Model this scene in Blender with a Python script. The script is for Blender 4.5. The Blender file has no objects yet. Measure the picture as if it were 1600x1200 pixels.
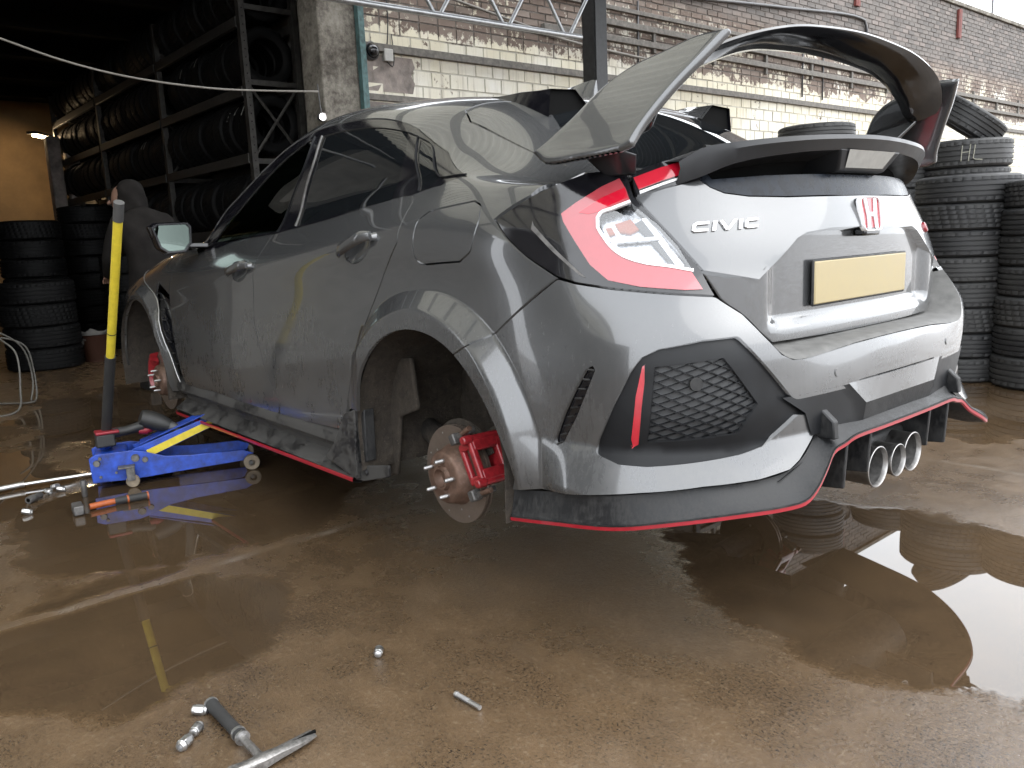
import bpy, bmesh, math, random
import numpy as np
from mathutils import Vector, Matrix
from mathutils.geometry import delaunay_2d_cdt
rad=math.radians
random.seed(7)
SC=bpy.context.scene; COL=SC.collection
# ---------------- camera, sky, sun, exposure ----------------
cam_d=bpy.data.cameras.new('camera'); cam=bpy.data.objects.new('camera',cam_d); COL.objects.link(cam)
cam_d.sensor_width=36; cam_d.lens=28.6428; cam_d.clip_end=500; cam_d.clip_start=.05
_R=[(-0.6506, -0.7582, -0.0435), (0.1078, -0.149, 0.9829), (0.7518, -0.6348, -0.1787)]; _L=(-1.9822, 2.2424, 1.0557)
cam.matrix_world=Matrix(((_R[0][0],_R[1][0],-_R[2][0],_L[0]),(_R[0][1],_R[1][1],-_R[2][1],_L[1]),(_R[0][2],_R[1][2],-_R[2][2],_L[2]),(0,0,0,1)))
SC.camera=cam
W=bpy.data.worlds.new('World'); SC.world=W; W.use_nodes=True
wn=W.node_tree; bg=wn.nodes['Background']
sky=wn.nodes.new('ShaderNodeTexSky'); sky.sky_type='NISHITA'; sky.sun_disc=False
SUN_EL,SUN_AZ=rad(48),rad(215)
sky.sun_elevation=SUN_EL; sky.sun_rotation=rad(90)-SUN_AZ; sky.air_density=1.0; sky.dust_density=6.0; sky.ozone_density=1.0
hsv=wn.nodes.new('ShaderNodeHueSaturation'); hsv.inputs['Saturation'].default_value=.10
wn.links.new(sky.outputs[0],hsv.inputs['Color']); 
# overcast: even the clear-sky falloff out towards a uniform cloud layer
cl=wn.nodes.new('ShaderNodeMix'); cl.data_type='RGBA'; cl.inputs[0].default_value=.90; cl.inputs[7].default_value=(11.5,11.9,12.4,1)
wn.links.new(hsv.outputs[0],cl.inputs[6]); wn.links.new(cl.outputs[2],bg.inputs['Color']); bg.inputs['Strength'].default_value=.15
sun_d=bpy.data.lights.new('sun','SUN'); sun_d.energy=.5; sun_d.angle=rad(60); sun_d.color=(1,.97,.93)
sun=bpy.data.objects.new('sun',sun_d); COL.objects.link(sun)
_sd=Vector((math.cos(SUN_EL)*math.cos(SUN_AZ),math.cos(SUN_EL)*math.sin(SUN_AZ),math.sin(SUN_EL)))
sun.rotation_euler=_sd.to_track_quat('Z','Y').to_euler()
SC.view_settings.view_transform='Standard'; SC.view_settings.look='None'; SC.view_settings.exposure=1.38; SC.view_settings.gamma=1
SC.render.engine='CYCLES'; SC.cycles.use_denoising=True; SC.cycles.max_bounces=6; SC.cycles.use_adaptive_sampling=True; SC.cycles.adaptive_threshold=.02; SC.cycles.transparent_max_bounces=12
SC.cycles.caustics_reflective=False; SC.cycles.caustics_refractive=False; SC.cycles.sample_clamp_indirect=6
# ---------------- node helper / materials ----------------
class NT:
    def __init__(s,name):
        s.m=bpy.data.materials.new(name); s.m.use_nodes=True; s.t=s.m.node_tree; s.b=s.t.nodes['Principled BSDF']; s.o=s.t.nodes['Material Output']
        s._tc=None
    def n(s,ty,ins={},**kw):
        d=s.t.nodes.new('ShaderNode'+ty)
        for k,v in kw.items(): setattr(d,k,v)
        for k,v in ins.items(): s.put(d.inputs[k],v)
        return d
    def put(s,i,v):
        if isinstance(v,bpy.types.NodeSocket): s.t.links.new(v,i)
        else:
            if i.type=='RGBA' and len(v)==3: v=(*v,1)
            i.default_value=v
    def co(s,w='Object'):
        if s._tc is None: s._tc=s.n('TexCoord')
        return s._tc.outputs[w]
    def pos(s): return s.n('NewGeometry').outputs['Position']
    def noise(s,scale,detail=4,rough=.55,vec=None,w=0,dist=0):
        d=s.n('TexNoise',{'Scale':scale,'Detail':detail,'Roughness':rough,'Distortion':dist,'Vector':vec if vec is not None else s.pos()}); return d.outputs['Fac']
    def ramp(s,f,*st):
        d=s.n('ValToRGB',{'Fac':f}); e=d.color_ramp.elements
        while len(e)<len(st): e.new(.5)
        for k,(p,c) in zip(e,st):
            k.position=p; k.color=(c,c,c,1) if isinstance(c,(int,float)) else (*c,1)
        return d.outputs[0]
    def mth(s,op,a,b=None,c=None,clamp=False):
        d=s.n('Math',operation=op,use_clamp=clamp); s.put(d.inputs[0],a)
        if b is not None: s.put(d.inputs[1],b)
        if c is not None: s.put(d.inputs[2],c)
        return d.outputs[0]
    def mix(s,f,a,b,blend='MIX'):
        d=s.n('Mix',data_type='RGBA',blend_type=blend); s.put(d.inputs[0],f); s.put(d.inputs[6],a); s.put(d.inputs[7],b); return d.outputs[2]
    def mr(s,v,a,b,c=0,d=1):
        k=s.n('MapRange',{'Value':v,'From Min':a,'From Max':b,'To Min':c,'To Max':d}); return k.outputs[0]
    def sep(s,v): return s.n('SeparateXYZ',{0:v}).outputs
    def mapv(s,v,scale=(1,1,1),loc=(0,0,0),rot=(0,0,0)): return s.n('Mapping',{'Vector':v,'Scale':scale,'Location':loc,'Rotation':rot}).outputs[0]
    def bump(s,h,st=.3,dist=.01,nrm=None):
        ins={'Height':h,'Strength':st,'Distance':dist}
        if nrm is not None: ins['Normal']=nrm
        return s.n('Bump',ins).outputs[0]
    def set(s,**kw):
        names={'col':'Base Color','rough':'Roughness','metal':'Metallic','nrm':'Normal','coat':'Coat Weight','coatr':'Coat Roughness','spec':'Specular IOR Level','trans':'Transmission Weight','em':'Emission Color','ems':'Emission Strength','ior':'IOR','alpha':'Alpha','coatn':'Coat Normal','sheen':'Sheen Weight'}
        for k,v in kw.items(): s.put(s.b.inputs[names[k]],v)
        return s
M={}
def mat(name,col,rough=.5,metal=0,nz=.12,nscale=30,bump=0,bscale=120,**kw):
    """plain procedural material: colour and roughness broken up by noise"""
    t=NT(name); v=t.pos(); n=t.noise(nscale,5,.6,v)
    k_=.60 if metal<.5 else .80
    c=tuple(x*k_ for x in col); d=tuple(max(0,x*(1-nz)) for x in c); e=tuple(min(1,x*(1+nz)) for x in c)
    t.set(col=t.ramp(n,(.3,d),(.7,e)),rough=t.mr(n,.3,.7,max(.02,rough-.06),min(1,rough+.06)),metal=metal,**kw)
    if bump: t.set(nrm=t.bump(t.noise(bscale,4,.6,v),.5,bump))
    M[name]=t.m; return t.m
# car paint: grey metallic under clear coat, road dust low down
t=NT('paint'); v=t.pos(); fl=t.noise(1800,1,.5,v)
z=t.sep(v)[2]; dn=t.noise(5,6,.65,v); dn2=t.noise(70,5,.7,t.mapv(v,(1,1,.25)))
dust=t.mth('MULTIPLY',t.mr(z,.95,.35,.0,.75),t.ramp(t.mth('ADD',t.mth('MULTIPLY',dn,.6),t.mth('MULTIPLY',dn2,.4)),(.40,0),(.66,1)))
base=t.mix(t.mr(fl,.4,.7,0,.5),(.070,.072,.075),(.100,.103,.107))
t.set(col=t.mix(t.mth('MULTIPLY',dust,.38),base,(.135,.128,.117)),metal=t.mr(dust,0,1,.50,.10),rough=t.mr(dust,0,1,.24,.55),coat=1.0,coatr=t.mr(dust,0,1,.025,.30),spec=.5)
M['paint']=t.m
mat('gloss_black',(.010,.010,.013),.12,coat=.3,coatr=.03)
t=NT('black_plastic'); v=t.pos(); a=t.noise(9,6,.7,v); b=t.noise(140,4,.7,t.mapv(v,(1,1,.35)))
du=t.ramp(t.mth('ADD',t.mth('MULTIPLY',a,.55),t.mth('MULTIPLY',b,.45)),(.44,0),(.60,1))
t.set(col=t.mix(t.mth('MULTIPLY',du,.6),(.009,.0095,.0105),(.050,.049,.048)),rough=t.mr(du,0,1,.42,.8),spec=.3,nrm=t.bump(t.noise(600,2,.5,v),.15,.002)); M['black_plastic']=t.m
t=NT('skirt_plastic'); v=t.pos(); a=t.noise(6,6,.7,v); b=t.noise(160,4,.7,t.mapv(v,(1,1,.5)))
du=t.ramp(t.mth('ADD',t.mth('MULTIPLY',a,.6),t.mth('MULTIPLY',b,.4)),(.42,0),(.50,1))
t.set(col=t.mix(t.mth('MULTIPLY',du,.8),(.008,.008,.009),(.060,.058,.055)),rough=t.mr(du,0,1,.35,.85),spec=.3); M['skirt_plastic']=t.m
mat('satin_black',(.014,.015,.017),.38,nz=.25,nscale=12,spec=.22)
mat('grille_grey',(.055,.057,.06),.55,nz=.2,nscale=40)
mat('brake_lamp_grey',(.40,.40,.37),.2,coat=.6)
mat('dusty_paint',(.15,.148,.142),.62,nz=.3,nscale=25,spec=.25)
mat('dark_reflection_trim',(.026,.027,.030),.34,nz=.15,nscale=20,spec=.3)  # mid spoiler's dark reflection put into the colour; wing foot shares it
mat('dusty_glass',(.020,.025,.034),.28,nz=.45,nscale=40,spec=.12)
t=NT('liner'); v=t.pos(); a=t.noise(30,6,.7,v); b=t.noise(160,3,.6,v); t.set(col=t.mix(t.mr(b,.66,.72,0,.8),t.ramp(a,(.3,(.014,.011,.008)),(.7,(.048,.038,.028))),(.16,.13,.10)),rough=.85,nrm=t.bump(a,.7,.012)); M['liner']=t.m
mat('dark_cavity',(.008,.008,.008),.9,spec=.05)
mat('red_trim',(.42,.01,.025),.35,coat=.5)
mat('red_lens',(.75,.012,.04),.10,coat=1,coatr=.02,nz=.05)
mat('sky_pale_lens',(.55,.075,.095),.16,coat=1,coatr=.05,nz=.05)  # red lens with the sky's pale reflection put into its colour
mat('reflector_red',(.62,.01,.03),.12,coat=1)
mat('chrome',(.75,.76,.78),.08,1,nz=.03)
mat('lamp_silver',(.50,.51,.54),.25,.9,nz=.5,nscale=130)
mat('orange_bulb',(.65,.12,.03),.2)
mat('white_badge',(1.25,1.25,1.27),.25,.0,nz=.02)
mat('badge_red',(.40,.02,.035),.25,coat=.6)
mat('plate_yellow',(.46,.37,.19),.4,nz=.05)
mat('rubber',(.018,.018,.019),.7,nz=.35,nscale=25)
mat('caliper_red',(.40,.022,.03),.38,nz=.35,nscale=60,coat=.3)
mat('zinc',(.58,.58,.58),.40,1,nz=.12,nscale=200)
mat('steel',(.42,.41,.40),.42,1,nz=.2,nscale=90)
mat('dull_steel',(.16,.155,.15),.55,.7,nz=.4,nscale=60)
t=NT('rusty_iron'); v=t.pos(); a=t.noise(40,6,.7,v); t.set(col=t.ramp(a,(.3,(.085,.055,.04)),(.55,(.15,.09,.065)),(.75,(.22,.16,.13))),rough=.55,metal=.45,nrm=t.bump(t.noise(400,3,.6,v),.3,.002)); M['rusty_iron']=t.m
t=NT('disc_face'); v=t.co('Object'); s=t.sep(v); r=t.mth('SQRT',t.mth('ADD',t.mth('MULTIPLY',s[0],s[0]),t.mth('MULTIPLY',s[2],s[2])))
g=t.n('TexNoise',{'Scale':900.,'Detail':2.,'Vector':t.n('CombineXYZ',{0:r}).outputs[0]}).outputs['Fac']
t.set(col=t.mix(t.noise(30,4,.6,v),(.17,.13,.105),(.27,.23,.20)),metal=.75,rough=t.mr(g,.3,.7,.28,.5)); M['disc_face']=t.m
t=NT('privacy_glass'); t.set(col=(.006,.007,.008),rough=.015,spec=.45); M['privacy_glass']=t.m
def glass(name,tint,a):
    t=NT(name); tr=t.n('BsdfTransparent',{'Color':tint}); gl=t.n('BsdfGlossy',{'Color':(.42,.52,.47) if name=='mirror_glass' else (1,1,1),'Roughness':.01})  # mirror colour holds the greenish reflected view, put in as a tint
    f=t.n('Fresnel',{'IOR':1.5}).outputs[0]; f=t.mth('ADD',f,a,clamp=True); mx=t.n('MixShader',{0:f,1:tr.outputs[0],2:gl.outputs[0]}); t.put(t.o.inputs[0],mx.outputs[0]); M[name]=t.m
glass('cabin_glass',(.22,.30,.26),.03)
glass('lens_clear',(.86,.88,.90),.06)
glass('mirror_glass',(.0,.0,.0),.45)
mat('seat_cloth',(.03,.03,.032),.9,nz=.3)
mat('seat_red',(.22,.012,.015),.8)
# ---------------- mesh helpers ----------------
def link(ob,parent=None):
    COL.objects.link(ob)
    if parent is not None: ob.parent=parent
    return ob
def tag(o,label=None,cat=None,group=None,kind=None):
    if label: o['label']=label
    if cat: o['category']=cat
    if group: o['group']=group
    if kind: o['kind']=kind
    return o
def empty(name,loc=(0,0,0),rz=0,parent=None):
    o=bpy.data.objects.new(name,None); o.location=loc; o.rotation_euler=(0,0,rz); o.empty_display_size=.1; return link(o,parent)
def mesh(name,V,F,mt,parent=None,smooth=None,normals=None,loc=None,rot=None,bev=0,seg=2,solid=0,sub=0):
    me=bpy.data.meshes.new(name); me.from_pydata([tuple(map(float,v)) for v in V],[],[tuple(f) for f in F]); me.update()
    if isinstance(mt,(list,tuple)):
        for k in mt: me.materials.append(M[k])
    elif mt: me.materials.append(M[mt])
    o=bpy.data.objects.new(name,me); link(o,parent)
    if loc is not None: o.location=loc
    if rot is not None: o.rotation_euler=rot
    if normals is not None:
        me.shade_smooth(); me.normals_split_custom_set_from_vertices([tuple(map(float,n)) for n in normals])
    elif smooth is True: me.shade_smooth()
    elif smooth is not None and smooth is not False:
        me.shade_smooth(); me.set_sharp_from_angle(angle=rad(smooth))
    if solid:
        s=o.modifiers.new('thick','SOLIDIFY'); s.thickness=solid; s.offset=-1
    if bev:
        b=o.modifiers.new('bevel','BEVEL'); b.width=bev; b.segments=seg; b.limit_method='ANGLE'; b.angle_limit=rad(35); b.harden_normals=False
        me.shade_smooth(); me.set_sharp_from_angle(angle=rad(40))
    if sub:
        b=o.modifiers.new('sub','SUBSURF'); b.levels=b.render_levels=sub
    return o
class G:
    """collects primitives into one mesh"""
    def __init__(s): s.v=[]; s.f=[]; s.mi=[]
    def add(s,V,F,mi=0):
        k=len(s.v); s.v+=[tuple(map(float,v)) for v in V]; s.f+=[tuple(i+k for i in f) for f in F]; s.mi+=[mi]*len(F); return s
    def box(s,c,d,rot=None,mi=0,taper=1):
        V=[]
        for z in(-1,1):
            for x,y in((-1,-1),(1,-1),(1,1),(-1,1)):
                t=taper if z>0 else 1
                V.append(Vector((x*d[0]/2*t,y*d[1]/2*t,z*d[2]/2)))
        if rot is not None: V=[rot@v for v in V]
        V=[v+Vector(c) for v in V]
        return s.add(V,[(3,2,1,0),(4,5,6,7),(0,1,5,4),(1,2,6,5),(2,3,7,6),(3,0,4,7)],mi)
    def cyl(s,a,b,r0,r1=None,n=20,mi=0,cap=True):
        a=Vector(a);b=Vector(b);r1=r0 if r1 is None else r1;d=(b-a).normalized();u=d.orthogonal().normalized();w=d.cross(u)
        V=[];F=[]
        for p,r in((a,r0),(b,r1)):
            for i in range(n):
                t=2*math.pi*i/n;V.append(p+u*math.cos(t)*r+w*math.sin(t)*r)
        for i in range(n): F.append((i,(i+1)%n,n+(i+1)%n,n+i))
        if cap: F+=[tuple(range(n-1,-1,-1)),tuple(range(n,2*n))]
        return s.add(V,F,mi)
    def lathe(s,prof,axis='y',n=48,o=(0,0,0),mi=0,closed=False):
        V=[];F=[];m=len(prof)
        for i in range(n):
            t=2*math.pi*i/n;c,q=math.cos(t),math.sin(t)
            for a,r in prof:
                V.append({'y':(r*c,a,r*q),'x':(a,r*c,r*q),'z':(r*c,r*q,a)}[axis])
        V=[(x+o[0],y+o[1],z+o[2]) for x,y,z in V]
        for i in range(n):
            j=(i+1)%n
            for k in range(m-1 if not closed else m):
                l=(k+1)%m;F.append((i*m+k,i*m+l,j*m+l,j*m+k))
        return s.add(V,F,mi)
    def tube(s,pts,r,n=10,mi=0,cap=True):
        P=[Vector(p) for p in pts];V=[];F=[];up=None
        for i,p in enumerate(P):
            d=(P[min(i+1,len(P)-1)]-P[max(i-1,0)]).normalized()
            if up is None: up=d.orthogonal().normalized()
            up=(up-d*up.dot(d)).normalized();w=d.cross(up);rr=r[i] if isinstance(r,(list,tuple)) else r
            for k in range(n):
                t=2*math.pi*k/n;V.append(p+up*math.cos(t)*rr+w*math.sin(t)*rr)
        for i in range(len(P)-1):
            for k in range(n): F.append((i*n+k,i*n+(k+1)%n,(i+1)*n+(k+1)%n,(i+1)*n+k))
        if cap: F+=[tuple(range(n-1,-1,-1)),tuple(range((len(P)-1)*n,len(P)*n))]
        return s.add(V,F,mi)
    def prism(s,poly,vec,mi=0):
        """planar 3d polygon extruded by vec"""
        n=len(poly);V=[Vector(p) for p in poly]+[Vector(p)+Vector(vec) for p in poly]
        F=[tuple(range(n-1,-1,-1)),tuple(range(n,2*n))]+[(i,(i+1)%n,n+(i+1)%n,n+i) for i in range(n)]
        return s.add(V,F,mi)
    def loft(s,curves,mi=0,closed=False,capends=False):
        n=len(curves[0]);m=len(curves);V=[p for c in curves for p in c];F=[]
        for j in range(m-1):
            for i in range(n if closed else n-1):
                k=(i+1)%n;F.append((j*n+i,j*n+k,(j+1)*n+k,(j+1)*n+i))
        if capends: F+=[tuple(range(n-1,-1,-1)),tuple(range((m-1)*n,m*n))]
        return s.add(V,F,mi)
    def mirror(s):
        k=len(s.v);s.v+=[(x,-y,z) for x,y,z in s.v];s.f+=[tuple(i+k for i in f[::-1]) for f in s.f];s.mi+=s.mi;return s
    def build(s,name,mt,parent=None,**kw):
        o=mesh(name,s.v,s.f,mt,parent,**kw)
        if isinstance(mt,(list,tuple)):
            o.data.polygons.foreach_set('material_index',s.mi)
        bm=bmesh.new();bm.from_mesh(o.data);bmesh.ops.recalc_face_normals(bm,faces=bm.faces);bm.to_mesh(o.data);bm.free()
        return o
def mirrored(o):
    """a mirrored copy (y -> -y) of a mesh part with its own data"""
    me=o.data.copy(); me.transform(Matrix.Scale(-1,4,(0,1,0))); me.flip_normals()
    c=o.copy(); c.data=me; link(c,o.parent); c.location=(o.location[0],-o.location[1],o.location[2]); c.rotation_euler=(-o.rotation_euler[0],o.rotation_euler[1],-o.rotation_euler[2])
    return c
def spl(pts,n,closed=False):
    """smooth resample of a 3d polyline (centripetal catmull-rom, even arc length)"""
    P=np.array(pts,float)
    if len(P)==2: return [tuple(P[0]+(P[1]-P[0])*i/(n-1)) for i in range(n)]
    Q=np.vstack([2*P[0]-P[1],P,2*P[-1]-P[-2]]);out=[]
    for i in range(1,len(Q)-2):
        t=[0]
        for k in range(3): t.append(t[-1]+max(1e-6,np.linalg.norm(Q[i+k]-Q[i+k-1]))**.5)
        for u in np.linspace(t[1],t[2],24,endpoint=False):
            a=[(t[k+1]-u)/(t[k+1]-t[k])*Q[i-1+k]+(u-t[k])/(t[k+1]-t[k])*Q[i+k] for k in range(3)]
            b=[(t[k+2]-u)/(t[k+2]-t[k])*a[k]+(u-t[k])/(t[k+2]-t[k])*a[k+1] for k in range(2)]
            out.append((t[2]-u)/(t[2]-t[1])*b[0]+(u-t[1])/(t[2]-t[1])*b[1])
    out.append(P[-1]);out=np.array(out);d=np.concatenate([[0],np.cumsum(np.linalg.norm(np.diff(out,axis=0),axis=1))])
    q=np.linspace(0,d[-1],n);return [tuple(float(np.interp(x,d,out[:,k])) for k in range(out.shape[1])) for x in q]
def lin(pts,n):
    P=np.array(pts,float);d=np.concatenate([[0],np.cumsum(np.linalg.norm(np.diff(P,axis=0),axis=1))]);q=np.linspace(0,d[-1],n)
    return [tuple(float(np.interp(x,d,P[:,k])) for k in range(P.shape[1])) for x in q]
import numpy as np
def cspl(t,Y):
    """natural C2 cubic spline through (t,Y) -> function"""
    t=np.asarray(t,float);Y=np.asarray(Y,float);n=len(t);h=np.diff(t)
    A=np.zeros((n,n));B=np.zeros_like(Y);A[0,0]=A[-1,-1]=1
    for i in range(1,n-1):
        A[i,i-1]=h[i-1];A[i,i]=2*(h[i-1]+h[i]);A[i,i+1]=h[i]
        B[i]=6*((Y[i+1]-Y[i])/h[i]-(Y[i]-Y[i-1])/h[i-1])
    M=np.linalg.solve(A,B)
    def f(q):
        q=np.asarray(q,float);i=np.clip(np.searchsorted(t,q)-1,0,n-2)
        a=(t[i+1]-q)/h[i];b=1-a;hh=h[i]**2/6
        if Y.ndim>1:
            a=a[...,None];b=b[...,None];hh=hh[...,None]
        return a*Y[i]+b*Y[i+1]+((a**3-a)*M[i]+(b**3-b)*M[i+1])*hh
    return f
def pch(t,Y):
    """monotone pchip"""
    t=np.asarray(t,float);Y=np.asarray(Y,float)
    if t[0]>t[-1]: t=t[::-1];Y=Y[::-1]
    h=np.diff(t);d=np.diff(Y)/h;m=np.zeros(len(t));m[0]=d[0];m[-1]=d[-1]
    for i in range(1,len(t)-1):
        if d[i-1]*d[i]>0:
            w1=2*h[i]+h[i-1];w2=h[i]+2*h[i-1];m[i]=(w1+w2)/(w1/d[i-1]+w2/d[i])
    def f(q):
        q=np.clip(np.asarray(q,float),t[0],t[-1]);i=np.clip(np.searchsorted(t,q)-1,0,len(t)-2)
        s=(q-t[i])/h[i]
        return (1+2*s)*(1-s)**2*Y[i]+s*(1-s)**2*h[i]*m[i]+s*s*(3-2*s)*Y[i+1]+s*s*(s-1)*h[i]*m[i+1]
    return f
def sst(a,b,x):
    s=np.clip((x-a)/(b-a),0,1);return s*s*(3-2*s)
# --- side section law (x>=0) ---
CX=pch([3.6,3.2,2.7,2.2,1.6,1.0,.5,0,-.3],[.66,.72,.775,.805,.838,.88,.93,.983,1.0])      # shoulder crease height
WX=cspl([-.3,-.15,0,.4,.8,1.3,1.8,2.3,2.7,3.0,3.2,3.4,3.55],[.868,.876,.883,.889,.890,.890,.890,.888,.882,.862,.825,.74,.60])
def yside(x,z):
    C=CX(x);W=WX(x);s=np.maximum(C-z,0);t=np.maximum(z-C,0)
    return W+.018*sst(0,.35,s)-np.maximum(.36-z,0)**2*1.3-.26*t-2.1*t*t
ZL=[.2,.3,.4,.5,.6,.7,.8,.9,1.0,1.06]
OUT={.2:[(-.25,.845),(-.42,.83),(-.56,.80),(-.69,.745),(-.79,.665),(-.86,.55),(-.905,.42),(-.93,.29),(-.945,.15),(-.95,0)],
.3:[(-.25,.875),(-.42,.866),(-.56,.845),(-.70,.795),(-.81,.71),(-.885,.59),(-.93,.45),(-.955,.31),(-.968,.16),(-.972,0)],
.4:[(-.25,.893),(-.42,.886),(-.56,.868),(-.705,.822),(-.82,.735),(-.895,.61),(-.942,.465),(-.968,.325),(-.982,.165),(-.986,0)],
.5:[(-.25,.898),(-.42,.893),(-.56,.877),(-.71,.838),(-.832,.758),(-.91,.632),(-.953,.475),(-.974,.33),(-.986,.17),(-.99,0)],
.6:[(-.25,.898),(-.42,.893),(-.56,.876),(-.71,.838),(-.832,.758),(-.91,.632),(-.952,.475),(-.97,.33),(-.983,.17),(-.988,0)],
.7:[(-.25,.893),(-.41,.886),(-.55,.865),(-.70,.828),(-.818,.75),(-.893,.63),(-.932,.485),(-.944,.335),(-.96,.17),(-.965,0)],
.8:[(-.25,.888),(-.40,.877),(-.53,.85),(-.65,.801),(-.75,.730),(-.82,.632),(-.868,.50),(-.90,.34),(-.918,.17),(-.924,0)],
.9:[(-.25,.881),(-.39,.864),(-.52,.828),(-.635,.768),(-.725,.694),(-.79,.603),(-.84,.48),(-.876,.33),(-.896,.17),(-.902,0)],
1.0:[(-.25,.868),(-.38,.848),(-.49,.811),(-.59,.754),(-.675,.68),(-.745,.59),(-.80,.465),(-.843,.31),(-.867,.155),(-.874,0)],
1.06:[(-.25,.842),(-.37,.826),(-.47,.789),(-.57,.727),(-.655,.655),(-.72,.575),(-.78,.445),(-.823,.295),(-.846,.145),(-.852,0)]}
PHI=np.radians(np.array([114,102,90,80,72,65,58,52,46,40,34,28,21,14,7,0]))
_tab=[]
for z in ZL:
    pts=[(x,float(yside(x,z))) for x in (.45,.3,.15,0,-.08)]+OUT[z]
    pts=pts+[(x,-y) for x,y in OUT[z][::-1][1:4]]
    P=np.array(pts);ph=np.arctan2(P[:,1],-P[:,0]);r=np.hypot(P[:,0],P[:,1])
    o=np.argsort(ph);_tab.append(cspl(ph[o],r[o])(PHI))
_tab=np.array(_tab)                       # z,phi
_rz=cspl(ZL,_tab)                         # z-> r(phi row)
_ph2=np.concatenate([-PHI[-4:-1],PHI[::-1]]);
def _rB(phi,z):
    phi=np.atleast_1d(np.abs(phi));z=np.atleast_1d(z)
    row=_rz(np.clip(z,.15,1.12))          # (N,16)
    out=np.empty(len(phi));t=PHI[::-1]
    # spline along phi for each sample (Catmull via shared matrix)
    Y=np.concatenate([row[:,-4:-1],row[:,::-1]],1).T
    tt=np.concatenate([-PHI[-4:-1],t])
    o=np.argsort(tt);tt=tt[o];Y=Y[o]
    n=len(tt);h=np.diff(tt)
    global _Minv,_RB
    if '_Minv' not in globals():
        A=np.zeros((n,n));Bm=np.zeros((n,n));A[0,0]=A[-1,-1]=1
        for i in range(1,n-1):
            A[i,i-1]=h[i-1];A[i,i]=2*(h[i-1]+h[i]);A[i,i+1]=h[i]
            Bm[i,i+1]+=6/h[i];Bm[i,i]-=6/h[i]+6/h[i-1];Bm[i,i-1]+=6/h[i-1]
        _Minv=np.linalg.solve(A,Bm)
    M=_Minv@Y
    i=np.clip(np.searchsorted(tt,phi)-1,0,n-2);k=np.arange(len(phi))
    a=(tt[i+1]-phi)/h[i];b=1-a
    return a*Y[i,k]+b*Y[i+1,k]+((a**3-a)*M[i,k]+(b**3-b)*M[i+1,k])*h[i]**2/6
def flare(x,z):
    d=np.zeros_like(x)
    for cx,amp,r0,r1 in ((0,.045,.425,.487),(2.699,.040,.40,.46)):
        r=np.hypot(x-cx,np.maximum(z-.33,0))
        q=np.clip((r1-r)/(r1-r0),0,1)
        f=amp*(q if cx==0 else q*q*(3-2*q))
        f=f*(1-sst(.30,.47,x-cx)) if cx==0 else f*(1-sst(.3,.45,cx-x))
        d=np.maximum(d,f)
    return d
def SB(uv):
    """rear wrap surface: uv=(phi_deg,z) -> xyz"""
    uv=np.atleast_2d(np.asarray(uv,float));phi=np.radians(uv[:,0]);z=uv[:,1]
    r=_rB(phi,z)+(.068*np.clip((.445-z)/.115,0,1))*sst(66,56,np.abs(uv[:,0]))*sst(18,24,np.abs(uv[:,0]));x=-r*np.cos(phi);y=r*np.sin(phi)
    return np.stack([x,y+np.sign(y)*flare(x,z)*(x>-.6),z],1)
def ysurf(x,z):
    if x>=-.05: return float(yside(x,z))
    lo,hi=np.radians(20),np.radians(100)
    for _ in range(40):
        m=(lo+hi)/2;r=_rB(m,z)[0]
        if -r*np.cos(m)<x: lo=m
        else: hi=m
    return float(r*np.sin(m))
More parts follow.
